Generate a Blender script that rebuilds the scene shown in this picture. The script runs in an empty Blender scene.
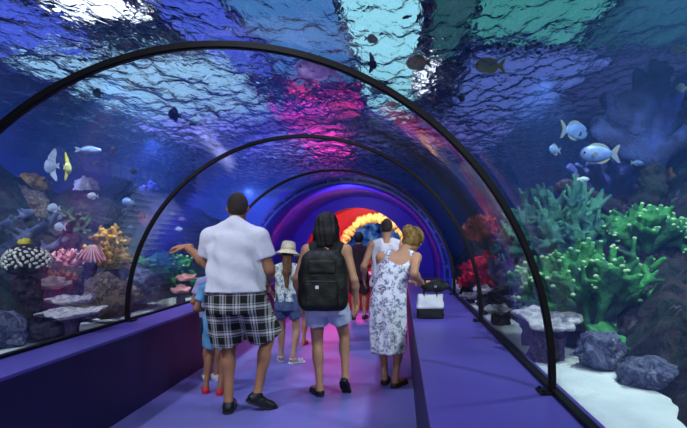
import bpy, bmesh, math, random
import numpy as np
from mathutils import Vector, Matrix, noise

scene = bpy.context.scene
COL = scene.collection
PI = math.pi
R_ = math.radians
CAM_Z, F = 1.4, 500.0          # eye height and focal length in pixels of the 687 x 428 frame
VPX, VPY = 400.0, 240.0        # where the tunnel axis meets the frame


def at(px, py, d):
    """A place in the world (metres) that lies d metres down the tunnel."""
    return Vector(((px - VPX) * d / F, d, CAM_Z - (py - VPY) * d / F))


# ------------------------------------------------------------------ linking
def link(o, parent=None):
    COL.objects.link(o)
    if parent is not None:
        o.parent = parent
    return o


def tag(o, label=None, cat=None, group=None, kind=None):
    if label: o['label'] = label
    if cat: o['category'] = cat
    if group: o['group'] = group
    if kind: o['kind'] = kind
    return o


def empty(name, loc, rz=0.0, label=None, cat=None, group=None):
    o = bpy.data.objects.new(name, None)
    o.empty_display_size = 0.1
    o.location = loc
    o.rotation_euler = (0, 0, rz)
    link(o)
    return tag(o, label, cat, group)


def mesh(name, verts, faces, mat=None, parent=None, smooth=True):
    me = bpy.data.meshes.new(name)
    if isinstance(verts, np.ndarray): verts = verts.tolist()
    if isinstance(faces, np.ndarray): faces = faces.tolist()
    me.from_pydata(verts, [], faces)
    me.update()
    if smooth:
        me.polygons.foreach_set('use_smooth', [True] * len(me.polygons))
    if mat is not None: me.materials.append(mat)
    return link(bpy.data.objects.new(name, me), parent)


def bmobj(name, bm, mat=None, parent=None, smooth=False, bevel=0.0):
    me = bpy.data.meshes.new(name)
    bmesh.ops.recalc_face_normals(bm, faces=bm.faces)
    bm.to_mesh(me); bm.free()
    if smooth:
        me.polygons.foreach_set('use_smooth', [True] * len(me.polygons))
    if mat is not None: me.materials.append(mat)
    o = link(bpy.data.objects.new(name, me), parent)
    if bevel:
        m = o.modifiers.new('bevel', 'BEVEL'); m.width = bevel; m.segments = 2; m.limit_method = 'ANGLE'
    return o


def bm_box(bm, lo, hi):
    lo, hi = Vector(lo), Vector(hi)
    r = bmesh.ops.create_cube(bm, size=1.0)
    for v in r['verts']:
        v.co = Vector(((v.co.x + .5) * (hi.x - lo.x) + lo.x, (v.co.y + .5) * (hi.y - lo.y) + lo.y, (v.co.z + .5) * (hi.z - lo.z) + lo.z))
    return r['verts']


def box(name, lo, hi, mat, parent=None, bevel=0.0):
    bm = bmesh.new(); bm_box(bm, lo, hi)
    return bmobj(name, bm, mat, parent, False, bevel)


def tube(bm, pts, r, n=10, closed_ends=True):
    """Round tube through pts; r one radius or one per point."""
    pts = [Vector(p) for p in pts]
    rs = r if isinstance(r, (list, tuple)) else [r] * len(pts)
    rings = []; up = None
    for i, p in enumerate(pts):
        t = (pts[min(i + 1, len(pts) - 1)] - pts[max(i - 1, 0)]).normalized()
        if up is None:
            up = Vector((0, 0, 1)) if abs(t.z) < .9 else Vector((1, 0, 0))
        a = t.cross(up).normalized(); b = a.cross(t).normalized(); up = b
        rings.append([bm.verts.new(p + (a * math.cos(k * 2 * PI / n) + b * math.sin(k * 2 * PI / n)) * rs[i]) for k in range(n)])
    for i in range(len(rings) - 1):
        for k in range(n):
            bm.faces.new((rings[i][k], rings[i][(k + 1) % n], rings[i + 1][(k + 1) % n], rings[i + 1][k]))
    if closed_ends:
        bm.faces.new(rings[0]); bm.faces.new(list(reversed(rings[-1])))


# ------------------------------------------------------------------ signed distance surfaces
class Field:
    """A grid of signed distances; primitives are joined softly and the zero surface is meshed (naive surface nets)."""
    def __init__(s, lo, hi, h):
        s.lo = np.array(lo, float); s.h = h
        s.n = np.maximum(4, np.ceil((np.array(hi, float) - s.lo) / h).astype(int) + 1)
        s.V = np.full(tuple(s.n), 1.0, np.float32)
        s.ax = [s.lo[i] + np.arange(s.n[i]) * h for i in range(3)]

    def sub(s, lo, hi):
        a = [max(0, int((lo[i] - s.lo[i]) / s.h)) for i in range(3)]
        b = [min(s.n[i], int((hi[i] - s.lo[i]) / s.h) + 2) for i in range(3)]
        if any(b[i] <= a[i] for i in range(3)): return None
        sl = tuple(slice(a[i], b[i]) for i in range(3))
        X, Y, Z = np.meshgrid(*[s.ax[i][sl[i]] for i in range(3)], indexing='ij', sparse=True)
        return sl, X, Y, Z

    def join(s, sl, d, k):
        a = s.V[sl]
        if k <= 0:
            s.V[sl] = np.minimum(a, d); return
        hh = np.clip(.5 + .5 * (a - d) / k, 0, 1)
        s.V[sl] = a * (1 - hh) + d * hh - k * hh * (1 - hh)

    def cone(s, a, b, ra, rb, k=.02, flat=None):
        """A capsule from a to b whose radius goes from ra to rb."""
        a = np.array(a, float); b = np.array(b, float); m = max(ra, rb) + k * 1.5 + 2 * s.h
        q = s.sub(np.minimum(a, b) - m, np.maximum(a, b) + m)
        if q is None: return
        sl, X, Y, Z = q; ab = b - a; L = max(float(ab @ ab), 1e-9)
        t = np.clip(((X - a[0]) * ab[0] + (Y - a[1]) * ab[1] + (Z - a[2]) * ab[2]) / L, 0, 1)
        d = np.sqrt((X - a[0] - t * ab[0]) ** 2 + (Y - a[1] - t * ab[1]) ** 2 + (Z - a[2] - t * ab[2]) ** 2) - (ra + t * (rb - ra))
        if flat:   # cut square at b
            d = np.maximum(d, (X - b[0]) * ab[0] / L ** .5 + (Y - b[1]) * ab[1] / L ** .5 + (Z - b[2]) * ab[2] / L ** .5)
        s.join(sl, d, k)

    def ell(s, c, r, k=.02, rot=None):
        """An ellipsoid at c with radii r, turned by the 3x3 matrix rot."""
        c = np.array(c, float); r = np.array(r, float); m = float(r.max()) + k * 1.5 + 2 * s.h
        q = s.sub(c - m, c + m)
        if q is None: return
        sl, X, Y, Z = q; p = [X - c[0], Y - c[1], Z - c[2]]
        if rot is not None:
            M = np.array(rot).T
            p = [M[i][0] * p[0] + M[i][1] * p[1] + M[i][2] * p[2] for i in range(3)]
        k0 = np.sqrt((p[0] / r[0]) ** 2 + (p[1] / r[1]) ** 2 + (p[2] / r[2]) ** 2)
        k1 = np.sqrt((p[0] / r[0] ** 2) ** 2 + (p[1] / r[1] ** 2) ** 2 + (p[2] / r[2] ** 2) ** 2) + 1e-6
        s.join(sl, np.where(k0 < 1e-3, -r.min(), k0 * (k0 - 1) / k1), k)

    def column(s, prof, k=.02, fold=None):
        """An upright body of elliptical sections; prof rows: z, centre x, centre y, rx, ry (z rising)."""
        P = np.array(prof, float); m = max(P[:, 3].max(), P[:, 4].max()) + .05
        q = s.sub((P[:, 1].min() - m, P[:, 2].min() - m, P[0, 0] - .05), (P[:, 1].max() + m, P[:, 2].max() + m, P[-1, 0] + .05))
        if q is None: return
        sl, X, Y, Z = q; z = Z
        def ip(i):
            return np.interp(np.clip(z, P[0, 0], P[-1, 0]), P[:, 0], P[:, i])
        cx, cy, rx, ry = ip(1), ip(2), ip(3), ip(4)
        u = (X - cx) / rx; v = (Y - cy) / ry; rr = np.sqrt(u * u + v * v)
        d = (rr - 1) * np.minimum(rx, ry)
        if fold is not None:
            d = d + fold(np.arctan2(v, u), Z, rr)
        d = np.maximum(d, np.maximum(P[0, 0] - Z, Z - P[-1, 0]))
        s.join(sl, d, k)

    def grid(s):
        return np.meshgrid(*s.ax, indexing='ij', sparse=True)

    def cut(s, d):
        s.V = np.maximum(s.V, d).astype(np.float32)

    def nets(s):
        V = s.V.copy()
        V[0] = V[-1] = 1; V[:, 0] = V[:, -1] = 1; V[:, :, 0] = V[:, :, -1] = 1
        neg = V < 0
        nx, ny, nz = V.shape
        cnt = np.zeros((nx - 1, ny - 1, nz - 1), np.int8)
        cor = [(i, j, k) for i in (0, 1) for j in (0, 1) for k in (0, 1)]
        for i, j, k in cor:
            cnt += neg[i:nx - 1 + i, j:ny - 1 + j, k:nz - 1 + k]
        act = np.argwhere((cnt > 0) & (cnt < 8))
        if len(act) == 0: return np.zeros((0, 3)), np.zeros((0, 4), int)
        idx = np.full(cnt.shape, -1, np.int64)
        idx[act[:, 0], act[:, 1], act[:, 2]] = np.arange(len(act))
        acc = np.zeros((len(act), 3)); num = np.zeros(len(act))
        for c0 in cor:
            for ax in range(3):
                if c0[ax]: continue
                c1 = list(c0); c1[ax] = 1
                v0 = V[act[:, 0] + c0[0], act[:, 1] + c0[1], act[:, 2] + c0[2]]
                v1 = V[act[:, 0] + c1[0], act[:, 1] + c1[1], act[:, 2] + c1[2]]
                ch = (v0 < 0) != (v1 < 0)
                t = np.where(ch, v0 / np.where(ch, v0 - v1, 1), 0)
                p = np.tile(np.array(c0, float), (len(act), 1)); p[:, ax] += t
                acc += p * ch[:, None]; num += ch
        verts = s.lo + (act + acc / num[:, None]) * s.h
        faces = []
        for ax in range(3):
            o1, o2 = [(1, 2), (2, 0), (0, 1)][ax]
            sl0 = [slice(1, -1)] * 3; sl1 = [slice(1, -1)] * 3
            sl0[ax] = slice(0, -1); sl1[ax] = slice(1, None)
            a, b = neg[tuple(sl0)], neg[tuple(sl1)]
            for inside, flip in ((a & ~b, False), (~a & b, True)):
                e = np.argwhere(inside)
                if len(e) == 0: continue
                off = np.ones(3, int); off[ax] = 0
                e = e + off
                def cell(d1, d2):
                    q = e.copy(); q[:, o1] -= d1; q[:, o2] -= d2
                    return idx[q[:, 0], q[:, 1], q[:, 2]]
                qd = np.stack([cell(1, 1), cell(0, 1), cell(0, 0), cell(1, 0)], 1)
                faces.append(qd[:, ::-1] if flip else qd)
        faces = np.concatenate(faces)
        faces = faces[(faces >= 0).all(1)]
        return verts, faces

    def build(s, name, mat, parent=None, relax=1):
        v, f = s.nets()
        for _ in range(relax):
            acc = np.zeros_like(v); n = np.zeros(len(v))
            for a, b in ((0, 1), (1, 2), (2, 3), (3, 0)):
                np.add.at(acc, f[:, a], v[f[:, b]]); np.add.at(acc, f[:, b], v[f[:, a]])
                np.add.at(n, f[:, a], 1); np.add.at(n, f[:, b], 1)
            v = v * .5 + .5 * acc / np.maximum(n, 1)[:, None]
        return mesh(name, v, f, mat, parent)


# ------------------------------------------------------------------ materials
def nodes(name):
    m = bpy.data.materials.new(name); m.use_nodes = True
    nt = m.node_tree; nt.nodes.clear()
    out = nt.nodes.new('ShaderNodeOutputMaterial')
    return m, nt, out


def N(nt, typ, **kw):
    n = nt.nodes.new('ShaderNode' + typ)
    for k, v in kw.items():
        if k.startswith('_'): setattr(n, k[1:], v)
        else: n.inputs[k.replace('__', ' ')].default_value = v
    return n


def srgb(r, g, b):
    f = lambda c: (c / 255 / 12.92) if c / 255 <= .04045 else ((c / 255 + .055) / 1.055) ** 2.4
    return (f(r), f(g), f(b), 1)


def coords(nt, scale=1.0):
    tc = nt.nodes.new('ShaderNodeTexCoord')
    mp = nt.nodes.new('ShaderNodeMapping')
    mp.inputs['Scale'].default_value = (scale,) * 3 if not isinstance(scale, tuple) else scale
    nt.links.new(tc.outputs['Object'], mp.inputs['Vector'])
    return mp.outputs['Vector']


def ramp(nt, fac, stops, interp='LINEAR'):
    r = nt.nodes.new('ShaderNodeValToRGB'); r.color_ramp.interpolation = interp
    e = r.color_ramp.elements
    while len(e) > 1: e.remove(e[-1])
    e[0].position, e[0].color = stops[0]
    for p, c in stops[1:]:
        n = e.new(p); n.color = c
    nt.links.new(fac, r.inputs['Fac'])
    return r.outputs['Color']


def mat(name, c1, c2=None, scale=8.0, rough=.7, bump=0.0, bscale=None, detail=4, metal=0.0, spec=.4, lo=.35, hi=.65, sub=0.0, tex='NOISE', sheen=0.0):
    """Two colours mottled by a noise (or cells), with an optional bump."""
    m, nt, out = nodes(name)
    b = N(nt, 'BsdfPrincipled', Roughness=rough, Metallic=metal)
    b.inputs['Specular IOR Level'].default_value = spec
    if sheen: b.inputs['Sheen Weight'].default_value = sheen
    if sub:
        b.inputs['Subsurface Weight'].default_value = sub; b.inputs['Subsurface Scale'].default_value = .01
    b.inputs['Base Color'].default_value = c1
    v = coords(nt)
    if c2 is not None:
        if tex == 'NOISE':
            n = N(nt, 'TexNoise', Scale=scale, Detail=detail); f = n.outputs['Fac']
        else:
            n = N(nt, 'TexVoronoi', Scale=scale); f = n.outputs['Distance']
        nt.links.new(v, n.inputs['Vector'])
        nt.links.new(ramp(nt, f, [(lo, c1), (hi, c2)]), b.inputs['Base Color'])
    if bump:
        n2 = N(nt, 'TexNoise', Scale=bscale or scale * 3, Detail=3)
        nt.links.new(v, n2.inputs['Vector'])
        bp = N(nt, 'Bump', Strength=min(1, bump), Distance=.02)
        nt.links.new(n2.outputs['Fac'], bp.inputs['Height'])
        nt.links.new(bp.outputs['Normal'], b.inputs['Normal'])
    nt.links.new(b.outputs[0], out.inputs['Surface'])
    return m


def emis(name, c, s):
    m, nt, out = nodes(name)
    e = N(nt, 'Emission', Color=c, Strength=s)
    nt.links.new(e.outputs[0], out.inputs['Surface'])
    return m
# =================================================================== the place
TX, TZ, TR = -.88, .73, 1.64       # tunnel axis and radius
LEDGE = .655
X0, X1 = -2.16, .12                # walkway between the two ledges
SURF = 3.4                         # water level
SAND = .60
TANK_X0, TANK_X1, TANK_Y0, TANK_Y1 = -7.5, 5.6, -2.6, 20.0
END_Y = 8.25                       # where the clear tunnel ends

# ---- materials of the shell
def mat_floor():
    m, nt, out = nodes('walkway carpet')
    b = N(nt, 'BsdfPrincipled', Roughness=.5)
    b.inputs['Specular IOR Level'].default_value = .35
    v = coords(nt)
    n = N(nt, 'TexNoise', Scale=1.6, Detail=5); nt.links.new(v, n.inputs['Vector'])
    n2 = N(nt, 'TexNoise', Scale=120, Detail=2); nt.links.new(v, n2.inputs['Vector'])
    c = ramp(nt, n.outputs['Fac'], [(.3, srgb(104, 102, 184)), (.7, srgb(124, 120, 200))])
    nt.links.new(c, b.inputs['Base Color'])
    bp = N(nt, 'Bump', Strength=.25, Distance=.004); nt.links.new(n2.outputs['Fac'], bp.inputs['Height'])
    nt.links.new(bp.outputs[0], b.inputs['Normal'])
    nt.links.new(b.outputs[0], out.inputs['Surface'])
    return m

M_FLOOR = mat_floor()
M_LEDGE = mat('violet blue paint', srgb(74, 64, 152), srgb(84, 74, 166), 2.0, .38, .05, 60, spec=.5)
M_FRONT = mat('dark navy front', srgb(24, 18, 62), srgb(30, 22, 72), 2.0, .5)  # fronts of the low walls, coloured darker than their tops
M_LINING = mat('deep blue gloss paint', srgb(38, 44, 175), srgb(50, 56, 195), 3.0, .3, spec=.5)
M_ENDWALL = mat('violet wall paint', srgb(62, 44, 200), srgb(74, 54, 215), 2.0, .45)
M_RED = mat('red wall paint', srgb(190, 20, 30), srgb(160, 14, 26), 3.0, .4)
M_BLACK = mat('black rubber steel', srgb(12, 11, 13), srgb(20, 18, 22), 14, .5, spec=.2)
M_TANK = mat('tank wall blue', srgb(22, 34, 120), srgb(14, 24, 84), .5, .9)
M_HALL = mat('hall ceiling dark', srgb(14, 18, 40), srgb(20, 26, 54), .6, .9)
M_SAND = mat('white coral sand', srgb(226, 232, 236), srgb(196, 206, 214), 3.0, .95, .5, 30)

def stone(name, cols, scale=7.0, bump=1.0, fine=28):
    """Crusted reef stone: patches of several growths over a dark ground."""
    m, nt, out = nodes(name); v = coords(nt)
    b = N(nt, 'BsdfPrincipled', Roughness=.9); b.inputs['Specular IOR Level'].default_value = .2
    n = N(nt, 'TexNoise', Scale=scale, Detail=9, Roughness=.68, Distortion=.7); nt.links.new(v, n.inputs['Vector'])
    ps = np.linspace(.34, .66, len(cols))
    nt.links.new(ramp(nt, n.outputs['Fac'], [(float(p), srgb(*c)) for p, c in zip(ps, cols)]), b.inputs['Base Color'])
    n2 = N(nt, 'TexNoise', Scale=fine, Detail=5, Roughness=.65); nt.links.new(v, n2.inputs['Vector'])
    vo = N(nt, 'TexVoronoi', Scale=fine * .6); nt.links.new(v, vo.inputs['Vector'])
    ad = N(nt, 'Math', _operation='ADD'); nt.links.new(n2.outputs['Fac'], ad.inputs[0]); nt.links.new(vo.outputs['Distance'], ad.inputs[1])
    bp = N(nt, 'Bump', Strength=min(1, bump), Distance=.04); nt.links.new(ad.outputs[0], bp.inputs['Height']); nt.links.new(bp.outputs[0], b.inputs['Normal'])
    nt.links.new(b.outputs[0], out.inputs['Surface']); return m

M_REEFROCK = stone('reef rock', [(10, 11, 20), (32, 30, 48), (18, 26, 36), (58, 52, 60), (28, 46, 44), (20, 20, 34), (96, 92, 106)], 2.6, 1, 11)


def mat_acrylic():
    m, nt, out = nodes('clear acrylic')
    t = N(nt, 'BsdfTransparent', Color=(.97, .985, 1, 1))
    g = N(nt, 'BsdfGlossy', Roughness=.05)
    v = coords(nt)
    n = N(nt, 'TexNoise', Scale=9, Detail=3, Distortion=.5); nt.links.new(v, n.inputs['Vector'])
    bp = N(nt, 'Bump', Strength=.35, Distance=.012); nt.links.new(n.outputs['Fac'], bp.inputs['Height'])
    nt.links.new(bp.outputs[0], g.inputs['Normal'])
    # the face towards the air mirrors at grazing angles, the face towards the water hardly at all
    f = N(nt, 'Fresnel', IOR=1.45)
    geo = nt.nodes.new('ShaderNodeNewGeometry')
    iv = N(nt, 'Math', _operation='SUBTRACT'); iv.inputs[0].default_value = .9; nt.links.new(geo.outputs['Backfacing'], iv.inputs[1]); iv.use_clamp = True
    fm = N(nt, 'Math', _operation='MULTIPLY'); nt.links.new(f.outputs[0], fm.inputs[0]); nt.links.new(iv.outputs[0], fm.inputs[1])
    mx = nt.nodes.new('ShaderNodeMixShader')
    nt.links.new(fm.outputs[0], mx.inputs[0]); nt.links.new(t.outputs[0], mx.inputs[1]); nt.links.new(g.outputs[0], mx.inputs[2])
    nt.links.new(mx.outputs[0], out.inputs['Surface'])
    return m


def mat_water():
    """Sea water: hazy blue inside; its rippled top bends and mirrors light, its sides against walls and tunnel are open."""
    m, nt, out = nodes('tank water')
    geo = nt.nodes.new('ShaderNodeNewGeometry')
    sep = nt.nodes.new('ShaderNodeSeparateXYZ'); nt.links.new(geo.outputs['Position'], sep.inputs[0])
    top = N(nt, 'Math', _operation='GREATER_THAN'); top.inputs[1].default_value = 3.05
    nt.links.new(sep.outputs['Z'], top.inputs[0])
    clear = N(nt, 'BsdfTransparent')
    # fine ripples on top of the modelled waves
    mp = nt.nodes.new('ShaderNodeMapping'); mp.inputs['Scale'].default_value = (1.0, .55, 1); mp.inputs['Rotation'].default_value = (0, 0, .5)
    nt.links.new(geo.outputs['Position'], mp.inputs['Vector'])
    n = N(nt, 'TexNoise', Scale=WATER['fine'], Detail=3, Distortion=.6); nt.links.new(mp.outputs[0], n.inputs['Vector'])
    bp = N(nt, 'Bump', Strength=WATER['bump'], Distance=.05); nt.links.new(n.outputs['Fac'], bp.inputs['Height'])
    ref = N(nt, 'BsdfRefraction', IOR=WATER['ior'], Roughness=.0)
    glo = N(nt, 'BsdfGlossy', Roughness=.02, Color=(.9, .95, 1, 1))
    nt.links.new(bp.outputs[0], ref.inputs['Normal']); nt.links.new(bp.outputs[0], glo.inputs['Normal'])
    mr = nt.nodes.new('ShaderNodeMixShader'); mr.inputs[0].default_value = WATER['mirror']
    nt.links.new(ref.outputs[0], mr.inputs[1]); nt.links.new(glo.outputs[0], mr.inputs[2])
    mt = nt.nodes.new('ShaderNodeMixShader'); mt.inputs[0].default_value = WATER['through']
    nt.links.new(mr.outputs[0], mt.inputs[1]); nt.links.new(clear.outputs[0], mt.inputs[2])
    mx = nt.nodes.new('ShaderNodeMixShader')
    nt.links.new(top.outputs[0], mx.inputs[0]); nt.links.new(clear.outputs[0], mx.inputs[1]); nt.links.new(mt.outputs[0], mx.inputs[2])
    nt.links.new(mx.outputs[0], out.inputs['Surface'])
    sc = N(nt, 'VolumeScatter', Color=(.13, .34, 1, 1), Density=WATER['scatter'], Anisotropy=.2)
    ab = N(nt, 'VolumeAbsorption', Color=(.25, .55, 1, 1), Density=WATER['absorb'])
    ad = nt.nodes.new('ShaderNodeAddShader')
    nt.links.new(sc.outputs[0], ad.inputs[0]); nt.links.new(ab.outputs[0], ad.inputs[1])
    nt.links.new(ad.outputs[0], out.inputs['Volume'])
    return m


WATER = dict(fine=11.0, bump=1.0, ior=1.03, mirror=.2, through=0.0, scatter=.030, absorb=.06)

# ---- floor, ledges
def st(o, label=None):
    o['kind'] = 'structure'
    if label: o['label'] = label
    return o

st(box('floor', (X0 - .3, -3.2, -.1), (X1 + .3, 13.0, 0), M_FLOOR))
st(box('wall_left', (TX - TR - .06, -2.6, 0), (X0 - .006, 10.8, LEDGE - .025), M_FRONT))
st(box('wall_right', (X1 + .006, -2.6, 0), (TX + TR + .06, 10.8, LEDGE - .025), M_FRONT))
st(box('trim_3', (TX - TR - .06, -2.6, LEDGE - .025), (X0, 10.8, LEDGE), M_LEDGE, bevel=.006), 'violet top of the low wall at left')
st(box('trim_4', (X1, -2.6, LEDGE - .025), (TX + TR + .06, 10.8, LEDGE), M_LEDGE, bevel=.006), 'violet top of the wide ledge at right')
# dark seal along the foot of the acrylic
for i, x in enumerate((TX - TR, TX + TR)):
    s_ = 1 if i else -1
    bm = bmesh.new()
    bm_box(bm, (x - .028 if i else x - .012, -2.6, LEDGE), (x + .012 if i else x + .028, END_Y, LEDGE + .022))
    st(bmobj('trim_%d' % (i + 1), bm, M_BLACK))


def vault(name, r0, r1, y0, y1, m, foot=LEDGE, seg=72, ny=1):
    """Half-round shell of inner radius r0 and outer r1 with straight feet down to z = foot."""
    prof = []
    for r in (r0, r1):
        a0 = math.asin((foot - TZ) / r)
        ring = [(TX + r * math.cos(a), TZ + r * math.sin(a)) for a in np.linspace(a0, PI - a0, seg + 1)]
        prof.append(ring)
    loop = prof[0] + prof[1][::-1]
    n = len(loop); vs = []; fs = []
    for j in range(ny + 1):
        y = y0 + (y1 - y0) * j / ny
        vs += [(x, y, z) for x, z in loop]
    for j in range(ny):
        for k in range(n):
            a, b = j * n + k, j * n + (k + 1) % n
            fs.append((a, b, b + n, a + n))
    for k in range(seg):
        for base, flip in ((0, False), (ny * n, True)):
            q = (base + k, base + k + 1, base + n - 2 - k, base + n - 1 - k)
            fs.append(q[::-1] if not flip else q)
    bm = bmesh.new()
    bv = [bm.verts.new(v) for v in vs]
    for f in fs: bm.faces.new([bv[i] for i in f])
    o = bmobj(name, bm, m, smooth=False)
    me = o.data
    fl = [len(p.vertices) == 4 and abs(p.normal.y) < .5 for p in me.polygons]
    me.polygons.foreach_set('use_smooth', fl)
    return o

acr = st(vault('window_1', TR, TR + .05, -2.6, END_Y, mat_acrylic(), seg=96), 'clear curved acrylic vault over the walkway')
st(vault('ceiling', TR - .03, TR + .09, END_Y, 10.8, M_LINING), 'deep blue half-round tunnel lining before the exit')

# ---- black arch ribs
def rib(y, label):
    r = empty('tunnel_rib', (TX, y, LEDGE), label=label, cat='arch rib', group='black arch ribs of the tunnel')
    bm = bmesh.new(); w, t = .017, .036
    rr0, rr1 = TR - t, TR - .002
    a0 = math.asin((LEDGE + .012 - TZ) / TR)
    sec = []
    for a in np.linspace(a0, PI - a0, 73):
        c, s = math.cos(a), math.sin(a)
        sec.append([bm.verts.new((rad * c, yy, rad * s + TZ - LEDGE)) for rad, yy in ((rr0 + .006, -w), (rr0, -w + .006), (rr0, w - .006), (rr0 + .006, w), (rr1, w), (rr1, -w))])
    for a, b in zip(sec, sec[1:]):
        for k in range(6):
            bm.faces.new((a[k], a[(k + 1) % 6], b[(k + 1) % 6], b[k]))
    bm.faces.new(sec[0]); bm.faces.new(sec[-1][::-1])
    bmobj('arch', bm, M_BLACK, r)
    for sx in (-1, 1):
        bm = bmesh.new(); bm_box(bm, (sx * (TR - .05) - .035, -.05, 0), (sx * (TR - .05) + .035, .05, .012))
        f = bmobj('foot_plate', bm, M_BLACK, r)
        for yy in (-.035, .035):
            bm = bmesh.new()
            bmesh.ops.create_cone(bm, cap_ends=True, segments=6, radius1=.008, radius2=.008, depth=.01, matrix=Matrix.Translation((sx * (TR - .05) - sx * .02, yy, .017)))
            bmobj('bolt', bm, M_BLACK, f)

rib(2.44, 'widest black arch rib of the tunnel, crossing above everyone')
rib(4.59, 'second black arch rib, ending by the plaid-shorts man')
rib(6.83, 'smallest thin black arch rib, just before the blue lining')

# ---- exit: violet end wall with an arched opening, red passage
def arch_wall(name, y0, y1, cx, cz, r, X_lo, X_hi, Z_hi, m):
    """Wall slab with a half-round topped opening down to the floor."""
    bm = bmesh.new(); n = 40
    arc = [(cx + r * math.cos(a), cz + r * math.sin(a)) for a in np.linspace(0, PI, n + 1)]
    inner = [(cx + r, 0)] + arc + [(cx - r, 0)]
    def out_pt(k):
        if k == 0: return (X_hi, 0)
        if k == n + 2: return (X_lo, 0)
        a = PI * (k - 1) / n
        dx, dz = math.cos(a), math.sin(a)
        t = min(((X_hi - cx) / dx) if dx > 1e-6 else (((X_lo - cx) / dx) if dx < -1e-6 else 1e9), ((Z_hi - cz) / dz) if dz > 1e-6 else 1e9)
        return (cx + dx * t, cz + dz * t)
    outer = [out_pt(k) for k in range(n + 3)]
    V = []
    for y in (y0, y1):
        V.append(([bm.verts.new((x, y, z)) for x, z in inner], [bm.verts.new((x, y, z)) for x, z in outer]))
    for k in range(n + 2):
        bm.faces.new((V[0][0][k], V[0][0][k + 1], V[0][1][k + 1], V[0][1][k]))
        bm.faces.new((V[1][0][k], V[1][1][k], V[1][1][k + 1], V[1][0][k + 1]))
        bm.faces.new((V[0][0][k], V[1][0][k], V[1][0][k + 1], V[0][0][k + 1]))
    return bmobj(name, bm, m)

OCX, OCZ, OR = -.93, .95, 1.15
st(arch_wall('wall_back', 10.8, 10.95, OCX, OCZ, OR, TX - TR - .1, TX + TR + .1, TZ + TR + .1, M_ENDWALL), 'violet wall around the arched tunnel exit')
def passage():
    bm = bmesh.new(); n = 40; r0, r1 = 1.45, 1.52; cx, cz = -.9, .8
    rings = []
    for y in (10.95, 13.0):
        rings.append([[bm.verts.new((cx + r * math.cos(a), y, cz + r * math.sin(a))) for a in np.linspace(-.55, PI + .55, n + 1)] for r in (r0, r1)])
    for k in range(n):
        a, b = rings
        bm.faces.new((a[0][k], a[0][k + 1], b[0][k + 1], b[0][k])); bm.faces.new((a[1][k], b[1][k], b[1][k + 1], a[1][k + 1]))
        bm.faces.new((a[0][k], a[1][k], a[1][k + 1], a[0][k + 1]))
    return bmobj('ceiling_passage', bm, M_RED, smooth=True)
st(passage(), 'red curved passage behind the exit arch')
st(box('wall_passage_end', (-2.4, 13.0, 0), (.6, 13.1, 2.4), mat('crimson wall paint', srgb(206, 30, 48), srgb(186, 24, 42), 2, .6)))

# ---- tank
def slab(name, lo, hi, m, label=None): return st(box(name, lo, hi, m), label)
slab('wall_tank_left', (TANK_X0 - .2, TANK_Y0, 0), (TANK_X0, TANK_Y1, 5.2), M_TANK, 'blue far wall of the tank')
slab('wall_tank_right', (TANK_X1, TANK_Y0, 0), (TANK_X1 + .2, TANK_Y1, 5.2), M_TANK)
slab('wall_tank_end', (TANK_X0 - .2, TANK_Y1, 0), (TANK_X1 + .2, TANK_Y1 + .2, 5.2), M_TANK)
slab('ceiling_hall', (TANK_X0 - .2, TANK_Y0 - .2, 5.2), (TANK_X1 + .2, TANK_Y1 + .2, 5.4), M_HALL)


def water():
    xs = np.linspace(TANK_X0 + .002, TANK_X1 - .002, 300)
    ys = np.linspace(TANK_Y0 + .002, TANK_Y1 - .002, 480)
    rr = TR + .054
    a0 = math.asin((LEDGE - TZ) / rr)
    arc = [(TX + rr * math.cos(a), TZ + rr * math.sin(a)) for a in np.linspace(a0, PI - a0, 61)]
    bz = SAND - .35
    side = [(TANK_X1 - .002, bz), (TX + TR + .07, bz), (TX + TR + .07, LEDGE)] + arc + [(TX - TR - .07, LEDGE), (TX - TR - .07, bz), (TANK_X0 + .002, bz)]
    n = len(xs) + len(side); V = np.zeros((len(ys), n, 3))
    rng = random.Random(5)
    waves = []
    for L, A, cnt in ((1.3, .022, 5), (.55, .015, 8), (.26, .006, 12)):
        for _ in range(cnt):
            th = rng.gauss(.55, .75); k = 2 * PI / (L * rng.uniform(.75, 1.3))
            waves.append((k * math.cos(th), k * math.sin(th), A * rng.uniform(.6, 1.2) / math.sqrt(cnt) * 1.5, rng.uniform(0, 6.28)))
    Xg, Yg = np.meshgrid(xs, ys)
    H = np.zeros_like(Xg)
    for kx, ky, A, ph in waves:
        s = np.sin(kx * Xg + ky * Yg + ph + .6 * np.sin(.9 * Yg + .7 * Xg)); H += A * (1 - 1.6 * np.abs(s) ** .9 + .3)
    for j, y in enumerate(ys):
        V[j, :len(xs), 0] = xs; V[j, :, 1] = y; V[j, :len(xs), 2] = SURF + H[j]
        for i, (x, z) in enumerate(side): V[j, len(xs) + i, 0] = x; V[j, len(xs) + i, 2] = z
    v = V.reshape(-1, 3)
    J, I = np.meshgrid(np.arange(len(ys) - 1), np.arange(n), indexing='ij')
    I2 = (I + 1) % n
    f = np.stack([J * n + I, J * n + I2, (J + 1) * n + I2, (J + 1) * n + I], -1).reshape(-1, 4)
    faces = f.tolist() + [list(range(n - 1, -1, -1)), list(range((len(ys) - 1) * n, len(ys) * n))]
    o = mesh('water', v, faces, mat_water())
    sm = [True] * len(o.data.polygons); sm[-1] = sm[-2] = False
    o.data.polygons.foreach_set('use_smooth', sm)
    bm = bmesh.new(); bm.from_mesh(o.data); bmesh.ops.recalc_face_normals(bm, faces=bm.faces); bm.to_mesh(o.data); bm.free()
    return o

st(water(), 'blue rippling sea water filling the tank around the tunnel')


# ---- sand and reef rock banks
def fbm(x, y, z=0.0, o=4):
    return noise.fractal(Vector((x, y, z)), 1.0, 2.0, o)

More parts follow.
